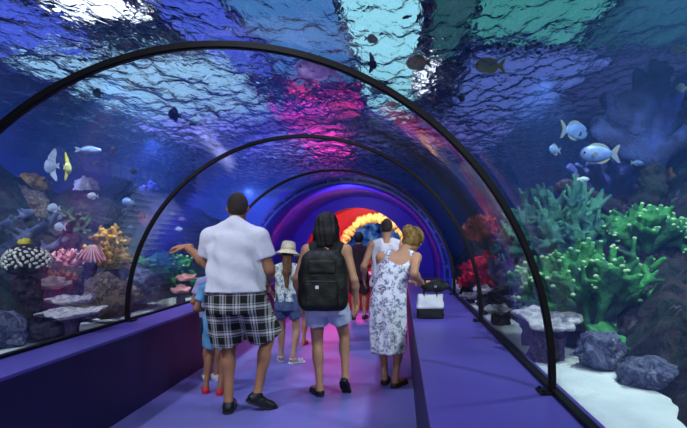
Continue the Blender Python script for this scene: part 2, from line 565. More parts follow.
def sand_h(x, y): return SAND + .05 * fbm(x * .8, y * .8, 3) + .02 * fbm(x * 3, y * 3, 7)

def rise(t): t = max(0.0, min(1.0, t)); return t * t * (3 - 2 * t)

def bank_l(x, y):
    """Height of the rock bank left of the tunnel."""
    e = -3.0 + .28 * fbm(y * .7, 1.3) + .1 * fbm(y * 2.3, 4.4)
    t = (e - x)
    if t < 0: return SAND - .06 + max(-.3, t * 3)
    h = min(.12, t * 3) + rise(t / .5) * .35 + rise((t - .3) / 2.0) * (1.25 + .45 * fbm(x * .6, y * .6, 2))
    return SAND - .06 + h + (.16 * fbm(x * 2.2, y * 2.2, 1) + .07 * fbm(x * 6, y * 6, 5)) * rise(t / .4)

def bank_r(x, y):
    e = 1.27 + .18 * fbm(y * .8, 9.1) + .08 * fbm(y * 2.7, 2.2) - .25 * rise((y - 4.5) / 1.5)
    t = (x - e)
    if t < 0: return SAND - .06 + max(-.3, t * 3)
    h = min(.12, t * 3) + rise(t / .4) * .3 + rise((t - .25) / 2.2) * (1.15 + .45 * fbm(x * .7, y * .7, 8))
    return SAND - .06 + h + (.18 * fbm(x * 2.1, y * 2.1, 6) + .07 * fbm(x * 6, y * 6, 3)) * rise(t / .4)

def height_obj(name, fn, x0, x1, y0, y1, step, m, thick=0.4):
    xs = np.arange(x0, x1 + step / 2, step); ys = np.arange(y0, y1 + step / 2, step)
    nx, ny = len(xs), len(ys)
    top = [(x, y, fn(x, y)) for y in ys for x in xs]
    bot = [(x, y, SAND - thick) for y in ys for x in xs]
    n = nx * ny; fs = []
    for j in range(ny - 1):
        for i in range(nx - 1):
            a = j * nx + i
            fs.append((a, a + 1, a + nx + 1, a + nx)); fs.append((n + a, n + a + nx, n + a + nx + 1, n + a + 1))
    rim = [i for i in range(nx)] + [j * nx + nx - 1 for j in range(1, ny)] + [(ny - 1) * nx + i for i in range(nx - 2, -1, -1)] + [j * nx for j in range(ny - 2, 0, -1)]
    for a, b in zip(rim, rim[1:] + rim[:1]): fs.append((a, n + a, n + b, b))
    return mesh(name, top + bot, fs, m)

st(height_obj('floor_tank_left', sand_h, TANK_X0, TX - TR - .065, TANK_Y0, TANK_Y1, .12, M_SAND, .3), 'white sand bed of the tank beside the left ledge')
st(height_obj('floor_tank_right', sand_h, TX + TR + .065, TANK_X1, TANK_Y0, TANK_Y1, .12, M_SAND, .3), 'bright white sand strip of the tank along the wide right ledge')
st(height_obj('reef_bank_left', bank_l, TANK_X0, -2.75, TANK_Y0 + 1.5, 12.5, .07, M_REEFROCK), 'dark bank of reef rock across the tank from the left ledge')
st(height_obj('reef_bank_right', bank_r, 1.0, TANK_X1, TANK_Y0 + 1.5, 12.5, .05, M_REEFROCK), 'tall dark bank of reef rock behind the green coral')
# =================================================================== reef
def cmat(name, a, b, scale=9, bump=.8, rough=.8, **k):
    k.setdefault('lo', .42); k.setdefault('hi', .58)
    return mat(name, srgb(*a), srgb(*b), scale, rough, bump, 46, **k)

M_GREEN = cmat('green coral', (58, 148, 78), (26, 88, 56), 5)
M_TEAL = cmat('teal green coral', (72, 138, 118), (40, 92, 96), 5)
M_TIP = cmat('pale coral tip', (190, 226, 180), (140, 200, 140), 6)
M_PLATE = cmat('grey plate coral', (206, 204, 214), (146, 142, 160), 26, lo=.4, hi=.6)
M_PLATE2 = cmat('brown rimmed plate coral', (176, 164, 150), (122, 108, 104), 18)
M_PROCK = stone('purple grey rock', [(30, 26, 44), (96, 82, 112), (48, 40, 66), (140, 128, 150)], 9, 1, 34)
M_DROCK = stone('dark reef stone', [(16, 16, 26), (60, 52, 66), (28, 30, 40), (96, 88, 92)], 7, 1, 28)
M_BROCK = stone('blue grey stone', [(40, 44, 76), (120, 126, 160), (62, 64, 100), (170, 176, 200)], 8, 1, 30)
M_TROCK = stone('tan pitted stone', [(52, 42, 50), (150, 130, 122), (86, 72, 78), (190, 176, 170)], 11, 1, 34)
M_BROWN = cmat('brown bushy coral', (140, 92, 62), (88, 54, 44), 14)
M_OCHRE = cmat('ochre coral', (196, 146, 60), (138, 92, 44), 12)
M_REDC = cmat('crimson soft coral', (232, 34, 74), (176, 16, 60), 14)
M_ORANGE = cmat('rust orange coral', (196, 92, 52), (130, 60, 44), 12)
M_BLUEC = cmat('blue branching coral', (50, 66, 134), (30, 38, 90), 6)
M_LILAC = cmat('lilac grey coral', (166, 156, 200), (112, 104, 156), 10)
M_WHITEC = cmat('cream white polyp', (240, 240, 226), (206, 206, 198), 12)
M_PINKC = cmat('pink coral', (226, 158, 164), (186, 112, 130), 10)
M_YELLOW = cmat('yellow sponge', (224, 206, 60), (170, 160, 50), 10)
M_LOG = cmat('slate blue coral log', (92, 104, 142), (56, 60, 92), 9, .8)
M_DGREEN = cmat('dark green coral', (46, 84, 60), (28, 52, 48), 8)


def lump(name, size, seed, m, parent=None, loc=(0, 0, 0), sub=4, amp=.28, freq=1.6, flat=True):
    """A stone or knobbly coral head: a ball pushed in and out by noise, resting on its flattened foot."""
    bm = bmesh.new(); bmesh.ops.create_icosphere(bm, subdivisions=sub, radius=1)
    off = Vector((seed * 7.31, seed * 3.17, seed * 1.93))
    for v in bm.verts:
        p = v.co.copy()
        n = noise.fractal(p * freq + off, 1.0, 2.0, 4) + .45 * (abs(noise.noise(p * freq * 3 + off)) - .2)
        v.co = p * (1 + amp * n)
        if flat and v.co.z < -.55: v.co.z = -.55 + (v.co.z + .55) * .15
    zmin = min(v.co.z for v in bm.verts)
    for v in bm.verts:
        v.co = Vector((v.co.x * size[0], v.co.y * size[1], (v.co.z - zmin) * size[2])) + Vector(loc)
    return bmobj(name, bm, m, parent, True)


def rock(px, py, d, size, seed, m, label, group=None, amp=.28):
    p = at(px, py, d)
    o = lump('reef_rock', size, seed, m, amp=amp)
    o.location = p; o.rotation_euler = (0, 0, seed * 1.7)
    return tag(o, label, 'rock', group)


def ground(x, y):
    return max(sand_h(x, y), bank_l(x, y) if x < 0 else bank_r(x, y))


def foot(root, p, r, m, seed, x=0.0, y=0.0):
    """Stone that carries a coral: reaches from the reef or sand below up to the coral's foot."""
    h = p.z - ground(p.x, p.y) + .05
    if h < .06: return
    F_ = Field((-r * 1.5, -r * 1.5, -h - .05), (r * 1.5, r * 1.5, .08), max(.014, r / 14))
    rng = random.Random(seed)
    n = max(3, int(h / (r * .5)))
    rz = max(.04, h / n * .9)
    for i in range(n + 1):
        t = i / n
        F_.ell((rng.uniform(-.2, .2) * r * t, rng.uniform(-.2, .2) * r * t, -rz - (h - rz) * t), (r * rng.uniform(.55, .95), r * rng.uniform(.55, .95), rz), .03)
    X, Y, Z = F_.grid()
    F_.V = F_.V + (.012 * np.sin(X * 60 + seed) * np.sin(Y * 55) * np.sin(Z * 48 + 1)).astype(np.float32)
    F_.build('rock_base', m, root)


def branching(px, py, d, size, seed, m, label, n=26, r=.035, depth=3, tipm=None, flatten=.7, up=.8, rm=None, spread=1.0, foot_r=None, h=None, p=None, name='branching_coral', knob=0.0, cat='coral', group=None):
    """A coral colony that forks into stubby branches; size is its half width and its height."""
    p = p or at(px, py, d); rng = random.Random(seed)
    root = empty(name, p, label=label, cat=cat, group=group)
    W, H = size; segs = []; tips = []
    def grow(a, dr, L, rad, lv):
        b = a + dr * L
        segs.append((a, b, rad, rad * .82))
        if lv == 0:
            tips.append((b, rad * .8)); return
        for k in range(rng.choice((2, 2, 3))):
            nd = (dr + Vector((rng.gauss(0, .55), rng.gauss(0, .55) * flatten, rng.gauss(.12 * up, .4)))).normalized()
            grow(b, nd, L * rng.uniform(.62, .95), rad * .84, lv - 1)
    for i in range(n):
        a = rng.uniform(0, 2 * PI); e = rng.uniform(.1, 1)
        dr = Vector((math.cos(a) * e * spread, math.sin(a) * e * flatten * spread, up * rng.uniform(.3, 1.0))).normalized()
        L = H / (depth + 1.2) * rng.uniform(.8, 1.25)
        grow(Vector((math.cos(a) * W * .25 * rng.random(), math.sin(a) * W * .25 * rng.random(), 0)), dr, L, r, depth)
    lo = [min(min(s[0][i], s[1][i]) for s in segs) - r * 2 for i in range(3)]
    hi = [max(max(s[0][i], s[1][i]) for s in segs) + r * 2 for i in range(3)]
    sx = W / max(hi[0], -lo[0]); sz = H / hi[2]
    sc = Vector((sx, sx, sz)); q = lambda v: Vector((v.x * sc.x, v.y * sc.y, max(v.z * sc.z, -.02)))
    lo = [lo[0] * sx - .05, lo[1] * sx - .05, -.12]; hi = [hi[0] * sx + .05, hi[1] * sx + .05, hi[2] * sz + .05]
    F_ = Field(lo, hi, h or max(.008, r * .42))
    for a, b, ra, rb in segs: F_.cone(q(a), q(b), ra, rb, r * .6)
    if knob:
        X, Y, Z = F_.grid(); k = 2.6 / r
        F_.V = F_.V + (knob * np.sin(X * k) * np.sin(Y * k + 1) * np.sin(Z * k + 2)).astype(np.float32)
    F_.build('branches', m, root)
    if tipm:
        bm = bmesh.new()
        for t, rad in tips:
            if rng.random() < .4:
                c = q(t) + Vector((0, 0, rad * .35))
                bmesh.ops.create_icosphere(bm, subdivisions=2, radius=1, matrix=Matrix.Translation(c) @ Matrix.Diagonal((rad * 1.15, rad * 1.0, rad * .75, 1)))
        o = bmobj('pale_tips', bm, tipm, root, True); o['label'] = 'pale growing tips'; o['kind'] = 'stuff'
    foot(root, p, foot_r or W * .45, rm or M_DROCK, seed)
    return root


def plate(px, py, d, rx, ry, seed, m, label, thick=.02, cup=.03, rm=None, foot_r=None, tilt=(0, 0), group=None, stalk=.06):
    """A shelf coral: a wavy-edged table on a stone foot."""
    p = at(px, py, d)
    root = empty('plate_coral', p, label=label, cat='coral', group=group)
    rng = random.Random(seed); n, k = 56, 7; bm = bmesh.new()
    ph = [rng.uniform(0, 6.28) for _ in range(4)]
    edge = lambda a: 1 + .10 * math.sin(3 * a + ph[0]) + .07 * math.sin(5 * a + ph[1]) + .045 * math.sin(9 * a + ph[2]) + .03 * math.sin(15 * a + ph[3])
    rings = []
    for s in (1, -1):
        rg = []
        for j in range(1, k + 1):
            t = j / k
            row = []
            for i in range(n):
                a = 2 * PI * i / n; e = edge(a) * t if t > .3 else t
                z = cup * t * t + .012 * math.sin(4 * a + ph[1]) * t + .01 * noise.noise(Vector((math.cos(a) * t * 4 + seed, math.sin(a) * t * 4, 2)))
                z += (thick * .5 if s > 0 else -thick * (.5 + .9 * (1 - t))) * (1 if j < k else .55)
                row.append(bm.verts.new((rx * e * math.cos(a), ry * e * math.sin(a), z)))
            rg.append(row)
        rings.append(rg)
        c = bm.verts.new((0, 0, .0 + s * thick * .6))
        for i in range(n): bm.faces.new((c, rg[0][i], rg[0][(i + 1) % n]))
        for a, b in zip(rg, rg[1:]):
            for i in range(n): bm.faces.new((a[i], b[i], b[(i + 1) % n], a[(i + 1) % n]))
    for i in range(n): bm.faces.new((rings[0][-1][i], rings[1][-1][i], rings[1][-1][(i + 1) % n], rings[0][-1][(i + 1) % n]))
    o = bmobj('plate', bm, m, root, True); o.rotation_euler = (tilt[0], tilt[1], 0)
    foot(root, p - Vector((0, 0, .0)), foot_r or min(rx, ry) * .6, rm or M_PROCK, seed)
    return root


def bouquet(px, py, d, r, seed, label):
    """Dark round coral head set all over with cream petals, a yellow tuft on top."""
    p = at(px, py, d) - Vector((0, 0, r * .8))
    root = empty('flower_coral', p, label=label, cat='coral')
    lump('head', (r * .9, r * .9, r * .95), seed, M_DROCK, root, amp=.1)
    rng = random.Random(seed); bm = bmesh.new(); N_ = 120
    for i in range(N_):
        z = 1 - 1.35 * (i + .5) / N_; a = i * 2.39996
        s = math.sqrt(max(0, 1 - z * z)); n = Vector((s * math.cos(a), s * math.sin(a), z))
        c = Vector((0, 0, r * .62)) + Vector((n.x * r, n.y * r, n.z * r * .78))
        M = Matrix.Translation(c) @ n.to_track_quat('Z', 'Y').to_matrix().to_4x4() @ Matrix.Rotation(rng.uniform(0, PI), 4, 'Z') @ Matrix.Diagonal((r * rng.uniform(.10, .14), r * rng.uniform(.055, .08), r * .06, 1))
        bmesh.ops.create_icosphere(bm, subdivisions=2, radius=1, matrix=M)
    o = bmobj('petals', bm, M_WHITEC, root, True); o['label'] = 'cream white petals'; o['kind'] = 'stuff'
    o = lump('tuft', (r * .28, r * .28, r * .22), seed + 3, M_YELLOW, root, (-r * .1, 0, r * 1.42), 3, .35, 3); o['label'] = 'yellow tuft'
    foot(root, p, r * .8, M_DROCK, seed)
    return root


def fan_shell(px, py, d, w, h):
    """Pink and white striped fan-shaped clam standing on edge."""
    p = at(px, py, d)
    root = empty('fan_clam', p, label='pink and white striped fan-shaped clam above the plate corals', cat='clam')
    for k, s in enumerate((1, -1)):
        bm = bmesh.new(); n, m_ = 40, 10; G = []
        for lay in (0, 1):
            rows = []
            for j in range(m_ + 1):
                t = j / m_; row = []
                for i in range(n + 1):
                    u = i / n - .5; a = u * 1.25
                    rib = .035 * w * math.cos(u * 6 * 2 * PI)
                    y = s * (.10 * w * math.sin(PI * min(1, t * 1.0) * .9) + .02 + rib * t) + (s * -.008 if lay else 0)
                    row.append(bm.verts.new((math.sin(a) * t * w * .85 + u * w * .28, y, h * (1 - math.cos(a) * t) + h * .06 * math.cos(u * 12 * PI) * t * t * -1)))
                rows.append(row)
            G.append(rows)
        for lay in (0, 1):
            for j in range(m_):
                for i in range(n):
                    bm.faces.new((G[lay][j][i], G[lay][j][i + 1], G[lay][j + 1][i + 1], G[lay][j + 1][i]))
        for i in range(n):
            bm.faces.new((G[0][m_][i], G[0][m_][i + 1], G[1][m_][i + 1], G[1][m_][i])); bm.faces.new((G[0][0][i], G[0][0][i + 1], G[1][0][i + 1], G[1][0][i]))
        for j in range(m_):
            for i in (0, n): bm.faces.new((G[0][j][i], G[0][j + 1][i], G[1][j + 1][i], G[1][j][i]))
        bmobj('shell_half', bm, M_CLAM, root, True)
    root.rotation_euler = (0, R_(8), R_(12))
    foot(root, p + Vector((0, 0, .02)), w * .36, M_DROCK, 5)


def mat_clam():
    m, nt, out = nodes('striped pink shell')
    b = N(nt, 'BsdfPrincipled', Roughness=.5)
    tc = nt.nodes.new('ShaderNodeTexCoord'); sp = nt.nodes.new('ShaderNodeSeparateXYZ'); nt.links.new(tc.outputs['Generated'], sp.inputs[0])
    a = N(nt, 'Math', _operation='SUBTRACT'); a.inputs[1].default_value = .5; nt.links.new(sp.outputs['X'], a.inputs[0])
    c = N(nt, 'Math', _operation='SUBTRACT'); c.inputs[0].default_value = 1.12; nt.links.new(sp.outputs['Z'], c.inputs[1])
    dv = N(nt, 'Math', _operation='DIVIDE'); nt.links.new(a.outputs[0], dv.inputs[0]); nt.links.new(c.outputs[0], dv.inputs[1])
    ml = N(nt, 'Math', _operation='MULTIPLY'); ml.inputs[1].default_value = 44; nt.links.new(dv.outputs[0], ml.inputs[0])
    sn = N(nt, 'Math', _operation='SINE'); nt.links.new(ml.outputs[0], sn.inputs[0])
    nt.links.new(ramp(nt, sn.outputs[0], [(0, srgb(206, 92, 110)), (.15, srgb(222, 120, 130)), (.55, srgb(246, 226, 226))]), b.inputs['Base Color'])
    nt.links.new(b.outputs[0], out.inputs['Surface']); return m
M_CLAM = mat_clam()

# ---- left of the tunnel
bouquet(27, 258, 4.3, .175, 3, 'round dark coral head covered in cream white petals')
plate(50, 286, 4.55, .17, .14, 4, M_PLATE2, 'highest of the tiered shelf corals, small and brown-grey, beneath the white petal coral', tilt=(R_(14), R_(4)))
plate(70, 302, 4.25, .185, .12, 5, M_PLATE, 'thin pale shelf coral in the middle of the left tier', tilt=(R_(8), 0), foot_r=.07)
plate(72, 315, 4.05, .26, .13, 6, M_PLATE, 'widest grey shelf coral, lowest of the left tier', tilt=(R_(9), R_(-3)), foot_r=.07)
fan_shell(91, 262, 5.0, .22, .17)
branching(62, 293, 4.95, (.22, .28), 11, M_BROWN, 'rusty brown bushy coral behind the shelf coral tier', n=22, r=.016, depth=3, flatten=1)
branching(112, 268, 5.3, (.24, .3), 12, M_OCHRE, 'ochre brown bushy coral beside the striped clam', n=18, r=.018, depth=3, flatten=1)
rock(107, 318, 4.75, (.2, .2, .24), 13, M_TROCK, 'grey pitted boulder beside the second rib, above the left ledge', amp=.34)
rock(126, 302, 5.6, (.17, .17, .12), 14, M_TROCK, 'tan pitted stone lying behind the grey boulder', amp=.3)
rock(-8, 350, 3.75, (.2, .26, .2), 15, M_BROCK, 'blue grey stone on the sand at the near end of the left reef')
rock(-4, 318, 4.5, (.15, .15, .16), 16, M_DROCK, 'dark rounded stone behind the near blue grey stone')
rock(48, 338, 4.0, (.14, .1, .08), 17, M_DROCK, 'low dark stone on the left sand beneath the shelf corals')
for i, (a, b, r) in enumerate((((-6, 256, 4.9), (58, 218, 5.6), .06), ((24, 263, 4.7), (66, 240, 5.2), .05), ((-8, 232, 5.2), (30, 212, 5.8), .055))):
    p, q = at(*a), at(*b); root = empty('coral_log', p, label=('longest slate blue coral log slanting up the left reef', 'shorter slate blue coral log above the white petal coral', 'uppermost slate blue coral log of the left reef')[i], cat='coral')
    F_ = Field(np.minimum(0, q - p) - .2, np.maximum(0, q - p) + .2, .016); rng = random.Random(i)
    v = q - p
    F_.cone((0, 0, 0), v, r, r * .75, .02)
    for k in range(9):
        t = rng.uniform(.1, .95); c = v * t
        F_.cone(c, c + Vector((rng.gauss(0, .05), rng.gauss(0, .05), rng.uniform(.03, .11))), r * .5, r * .3, .025)
    F_.build('log', M_LOG, root)
rock(14, 224, 6.3, (.42, .36, .30), 18, M_TROCK, 'pale tan boulder crowning the left reef by the frame edge')
rock(96, 232, 7.3, (.34, .3, .3), 19, M_DROCK, 'dark tall boulder behind the slanting coral logs')
branching(70, 232, 6.0, (.3, .36), 20, M_DGREEN, 'dark green bushy coral under the tall angelfish', n=18, r=.025, depth=3, flatten=1)
branching(108, 248, 6.0, (.3, .34), 21, M_OCHRE, 'mustard coral bush high on the left reef near the second rib', n=18, r=.024, depth=3, flatten=1)
branching(165, 292, 7.1, (.72, .66), 22, M_GREEN, 'wide bright green branching coral behind the pointing hand', n=30, r=.034, depth=3, tipm=M_TIP, flatten=.7)
rock(143, 303, 5.9, (.2, .2, .24), 23, M_BROCK, 'blue grey boulder below the pointing hand')
plate(186, 279, 6.75, .13, .12, 24, M_PINKC, 'upper pink shelf coral next to the small girl by the left ledge', tilt=(R_(14), 0), foot_r=.06)
plate(181, 291, 6.3, .11, .11, 25, M_PINKC, 'lower pink shelf coral next to the small girl by the left ledge', tilt=(R_(14), R_(5)), foot_r=.06)

# ---- right of the tunnel
plate(548, 322, 3.35, .215, .17, 31, M_PLATE, 'large grey table coral beside the near rib', tilt=(R_(17), R_(4)), thick=.03, foot_r=.16)
plate(528, 303, 3.95, .17, .10, 32, M_PLATE, 'thin white-edged shelf coral behind the large table coral', tilt=(R_(8), R_(6)), foot_r=.07)
plate(498, 311, 4.75, .12, .12, 33, M_PLATE, 'small pale shelf coral standing by the second rib', tilt=(R_(10), 0), foot_r=.07)
plate(483, 291, 5.3, .10, .1, 34, M_PLATE, 'small white shelf coral below the crimson corals', tilt=(R_(12), 0), foot_r=.06)
plate(470, 297, 6.2, .12, .1, 35, M_PLATE, 'farthest white shelf coral beside the last rib', tilt=(R_(12), 0), foot_r=.07)
branching(590, 322, 3.68, (.68, .68), 36, M_GREEN, 'big bright green antler coral spreading above the white sand', n=56, r=.033, depth=3, tipm=M_TIP, flatten=.55, foot_r=.2)
#branching(652, 318, 3.7, (.38, .42), 37, M_GREEN, 'green antler coral reaching toward the right picture edge above blue stones', n=32, r=.032, depth=3, tipm=M_TIP, flatten=.5, foot_r=.18)
branching(642, 250, 4.2, (.48, .46), 38, M_GREEN, 'upper green antler coral with many pale tips under the silver fish', n=40, r=.035, depth=3, tipm=M_TIP, flatten=.5, foot_r=.22)
branching(552, 270, 4.75, (.66, .98), 39, M_TEAL, 'tall hazy teal antler coral just right of the near rib', n=44, r=.036, depth=3, flatten=.5, foot_r=.2)
branching(652, 160, 4.65, (.62, 1.12), 40, M_BLUEC, 'deep blue thick-branched coral near the top right corner', n=8, r=.085, depth=2, flatten=.5, foot_r=.2, h=.024, rm=M_REEFROCK)
branching(606, 196, 5.9, (.5, .6), 41, M_BLUEC, 'dusky blue coral thicket beneath the corner coral', n=14, r=.06, depth=2, flatten=.5, foot_r=.3, h=.022)
plate(612, 340, 3.25, .17, .14, 42, M_GREEN, 'flat green crust coral on the stones above the sand', tilt=(R_(24), R_(18)), thick=.035, foot_r=.12)
rock(600, 366, 3.05, (.15, .14, .13), 43, M_BROCK, 'blue grey stone at the sand edge under the green crust coral')
rock(650, 386, 2.72, (.17, .13, .095), 44, M_BROCK, 'low blue grey stone at the sand edge nearest the camera')
rock(708, 360, 3.2, (.2, .2, .28), 45, M_BROCK, 'tall blue stone at the right picture edge above the sand')
rock(640, 352, 3.35, (.17, .16, .14), 46, M_DROCK, 'dark stone wedged behind the two sand-edge stones')
branching(485, 290, 6.1, (.24, .54), 47, M_REDC, 'tallest crimson soft coral beyond the flower-dress woman', n=26, r=.026, depth=3, flatten=1, foot_r=.14)
branching(492, 285, 5.5, (.2, .44), 48, M_REDC, 'second crimson soft coral, nearer the middle rib', n=22, r=.026, depth=3, flatten=1, foot_r=.14)
branching(466, 286, 7.2, (.19, .40), 49, M_REDC, 'small crimson soft coral close to the blue tunnel end', n=20, r=.026, depth=3, flatten=1, foot_r=.14)
branching(478, 240, 6.9, (.32, .42), 50, M_ORANGE, 'rust orange coral bush above the crimson corals', n=22, r=.026, depth=3, flatten=1)
branching(503, 285, 4.9, (.17, .34), 51, M_LILAC, 'lilac grey bushy coral between the two nearer ribs', n=20, r=.015, depth=3, flatten=1, foot_r=.09)
branching(517, 268, 5.35, (.2, .32), 52, M_DGREEN, 'dark olive coral bush behind the lilac coral', n=16, r=.028, depth=2, flatten=1)
plate(540, 283, 4.1, .17, .05, 53, M_LILAC, 'upright lilac fan-like leaf coral behind the near rib', tilt=(R_(55), R_(-24)), foot_r=.06)
o = lump('knob_coral', (.13, .13, .13), 97, M_LILAC, amp=.3, freq=2.4); o.location = at(684, 336, 3.55); tag(o, 'pale lilac knobbly coral at the right picture edge over the tall blue stone', 'coral')
# long dark stone ridge that slants down to the right
p, q = at(566, 188, 5.3), at(700, 250, 5.0)
F_ = Field(np.minimum(0, q - p) - .3, np.maximum(0, q - p) + .3, .025)
F_.cone((0, 0, 0), q - p, .1, .13, .05)
X, Y, Z = F_.grid(); F_.V = F_.V + (.03 * np.sin(X * 14) * np.sin(Y * 17) * np.sin(Z * 19 + 1)).astype(np.float32)
o = F_.build('stone_ridge', M_DROCK); o.location = p; tag(o, 'long dark stone ridge slanting between the green and the blue corals', 'rock')

# ---- more heads along both banks
rng = random.Random(77)
FILL = [(-3.75, 5.6, M_PINKC, 'dusty pink'), (-4.2, 4.9, M_LILAC, 'lilac'), (-3.9, 6.9, M_BROWN, 'rust brown'), (-3.6, 7.6, M_TEAL, 'teal'), (-4.3, 8.4, M_ORANGE, 'orange'),
        (-5.3, 7.2, M_OCHRE, 'ochre'), (-3.4, 9.6, M_LILAC, 'grey lilac'), (-5.6, 5.6, M_DGREEN, 'bottle green'), (-4.9, 9.8, M_BLUEC, 'blue'), (-5.2, 8.3, M_WHITEC, 'whitish')]
for i, (x, y, m, c) in enumerate(FILL):
    p = Vector((x, y, bank_l(x, y) - .04))
    if i % 2:
        o = lump('knob_coral', (rng.uniform(.16, .26),) * 2 + (rng.uniform(.14, .22),), 60 + i, m, amp=.3, freq=2.4); o.location = p
        tag(o, '%s knobbly coral head on the rock bank behind the left glass' % c, 'coral')
    else:
        branching(0, 0, 0, (rng.uniform(.2, .28), rng.uniform(.24, .36)), 60 + i, m, '%s bushy coral on the rock bank behind the left glass' % c, n=14, r=.022, depth=2, flatten=1, p=p)
FILR = [(2.75, 5.3, M_OCHRE, 'ochre'), (2.9, 6.2, M_PINKC, 'dusty pink'), (1.9, 5.9, M_BROWN, 'rust brown'), (2.9, 4.0, M_LILAC, 'lilac'), (1.7, 7.4, M_GREEN, 'bright green'), (2.6, 6.8, M_BLUEC, 'blue'),
        (2.4, 3.5, M_YELLOW, 'yellow'), (3.2, 5.6, M_DGREEN, 'bottle green'), (1.5, 6.2, M_PINKC, 'pale rose'), (2.2, 8.6, M_TEAL, 'teal')]
for i, (x, y, m, c) in enumerate(FILR):
    p = Vector((x, y, bank_r(x, y) - .04))
    if i % 2:
        o = lump('knob_coral', (rng.uniform(.16, .26),) * 2 + (rng.uniform(.14, .22),), 80 + i, m, amp=.3, freq=2.4); o.location = p
        tag(o, '%s knobbly coral head on the rock bank behind the right glass' % c, 'coral')
    else:
        branching(0, 0, 0, (rng.uniform(.22, .32), rng.uniform(.26, .4)), 80 + i, m, '%s bushy coral on the rock bank behind the right glass' % c, n=14, r=.024, depth=2, flatten=1, p=p)


# =================================================================== fish
def fmat(name, c1, c2, hi=.6): return mat(name, srgb(*c1), srgb(*c2), 16, .45, lo=.4, hi=hi, spec=.6)
FM = {
 'dark': (fmat('dark fish', (20, 26, 34), (34, 42, 50)), fmat('dark fin', (16, 20, 28), (30, 34, 44))),
 'teal': (fmat('teal fish', (30, 78, 92), (44, 104, 112)), fmat('teal fin', (26, 60, 74), (40, 84, 96))),
 'silver': (fmat('silver fish', (92, 120, 178), (72, 98, 158)), fmat('silver fin', (84, 104, 140), (110, 112, 96))),
 'white': (fmat('white fish', (180, 194, 216), (150, 168, 200)), fmat('white fin', (170, 184, 206), (200, 210, 224))),
 'orange': (fmat('orange green fish', (206, 112, 60), (96, 128, 60)), fmat('green fin', (110, 140, 60), (84, 110, 50))),
 'yellow': (fmat('yellow grey fish', (150, 160, 140), (196, 196, 90)), fmat('yellow fin', (214, 210, 50), (180, 180, 40))),
 'green': (fmat('green fish', (44, 110, 84), (60, 130, 90)), fmat('dark green fin', (34, 80, 64), (50, 96, 70))),
 'pink': (fmat('pink ray fish', (178, 120, 160), (140, 100, 160)), fmat('pink fin', (160, 110, 150), (130, 96, 150))),
}
M_EYE = mat('fish eye', srgb(8, 8, 10), rough=.15)
SHAPES = {  # height / length, tail spread, fin height, fullness
 'oval': (.52, .34, .10, .36), 'slim': (.27, .22, .05, .34), 'round': (.72, .3, .16, .36), 'angel': (.78, .3, .62, .3), 'jack': (.44, .44, .07, .33)}


def fish_bits(shape):
    """Outline stations (t from nose to tail root, half height) of a fish 1 long."""
    H = SHAPES[shape][0]
    return [(t, H / 2 * (max(0.0, math.sin(PI * min(1, t ** .72 * .94 + .02))) ** .8 + .10 * (t > .5) * (t - .5) * 2)) for t in np.linspace(0, 1, 15)]


def fin(name, pts, th, m, parent):
    """A thin fin: an outline in the x-z plane thickened to th, edges thinner than the root."""
    bm = bmesh.new(); a = [bm.verts.new((x, -th / 2, z)) for x, z in pts]; b = [bm.verts.new((x, th / 2, z)) for x, z in pts]
    bm.faces.new(a); bm.faces.new(b[::-1]); n = len(pts)
    for i in range(n): bm.faces.new((a[i], a[(i + 1) % n], b[(i + 1) % n], b[i]))
    return bmobj(name, bm, m, parent)


def fish(px, py, d, L, shape, colour, heading, label, pitch=0, roll=0, bands=False):
    """heading in degrees: 0 swims to the right, 180 to the left, 90 away down the tunnel."""
    body_m, fin_m = FM[colour]
    root = empty('fish', at(px, py, d), label=label, cat='fish')
    root.rotation_euler = (R_(roll), R_(-pitch), R_(heading))
    st_ = fish_bits(shape); H, tail, fh, full = SHAPES[shape]; n = 14; vs = []; fs = []
    bl = L * .8; x_of = lambda t: L * .5 - t * bl
    for t, h in st_:
        w = max(.004 * L, h * (.36 if shape != 'slim' else .6) * (1 - .4 * t))
        vs += [(x_of(t), w * L * math.cos(2 * PI * k / n), max(h, .01) * L * math.sin(2 * PI * k / n)) for k in range(n)]
    for j in range(len(st_) - 1):
        for k in range(n): fs.append((j * n + k, j * n + (k + 1) % n, (j + 1) * n + (k + 1) % n, (j + 1) * n + k))
    fs.append(list(range(n))[::-1]); fs.append([(len(st_) - 1) * n + k for k in range(n)])
    mesh('body', vs, fs, body_m, root)
    xt = x_of(1)
    fin('tail_fin', [(xt + .05 * L, .05 * L), (xt - .13 * L, tail * L * .5), (xt - .2 * L, tail * L * .52), (xt - .11 * L, 0), (xt - .2 * L, -tail * L * .52), (xt - .13 * L, -tail * L * .5), (xt + .05 * L, -.05 * L)], .02 * L, fin_m, root)
    def hz(t): return float(np.interp(t, [s[0] for s in st_], [s[1] for s in st_])) * L
    for s, nm, t0, t1 in ((1, 'dorsal_fin', .3, .92), (-1, 'anal_fin', .5, .92)):
        ts = np.linspace(t0, t1, 8)
        up = [(x_of(t) - fh * L * .35 * math.sin(PI * i / 7) ** .6, s * (hz(t) + fh * L * (math.sin(PI * (i + .3) / 8) ** .7) * (1 if s > 0 else .85))) for i, t in enumerate(ts)]
        lo = [(x_of(t), s * hz(t) * .82) for t in ts[::-1]]
        fin(nm, up + lo, .014 * L, fin_m, root)
    for s in (-1, 1):
        f = fin('pectoral_fin', [(0, 0), (-.1 * L, .05 * L), (-.17 * L, -.02 * L), (-.1 * L, -.06 * L)], .01 * L, fin_m, root)
        f.location = (x_of(.33), s * hz(.33) * .33, -.02 * L); f.rotation_euler = (0, 0, -s * R_(25))
        bm = bmesh.new(); bmesh.ops.create_uvsphere(bm, u_segments=10, v_segments=8, radius=.026 * L)
        e = bmobj('eye', bm, M_EYE, root, True); e.location = (x_of(.13), s * hz(.13) * .34, .03 * L)
    return root

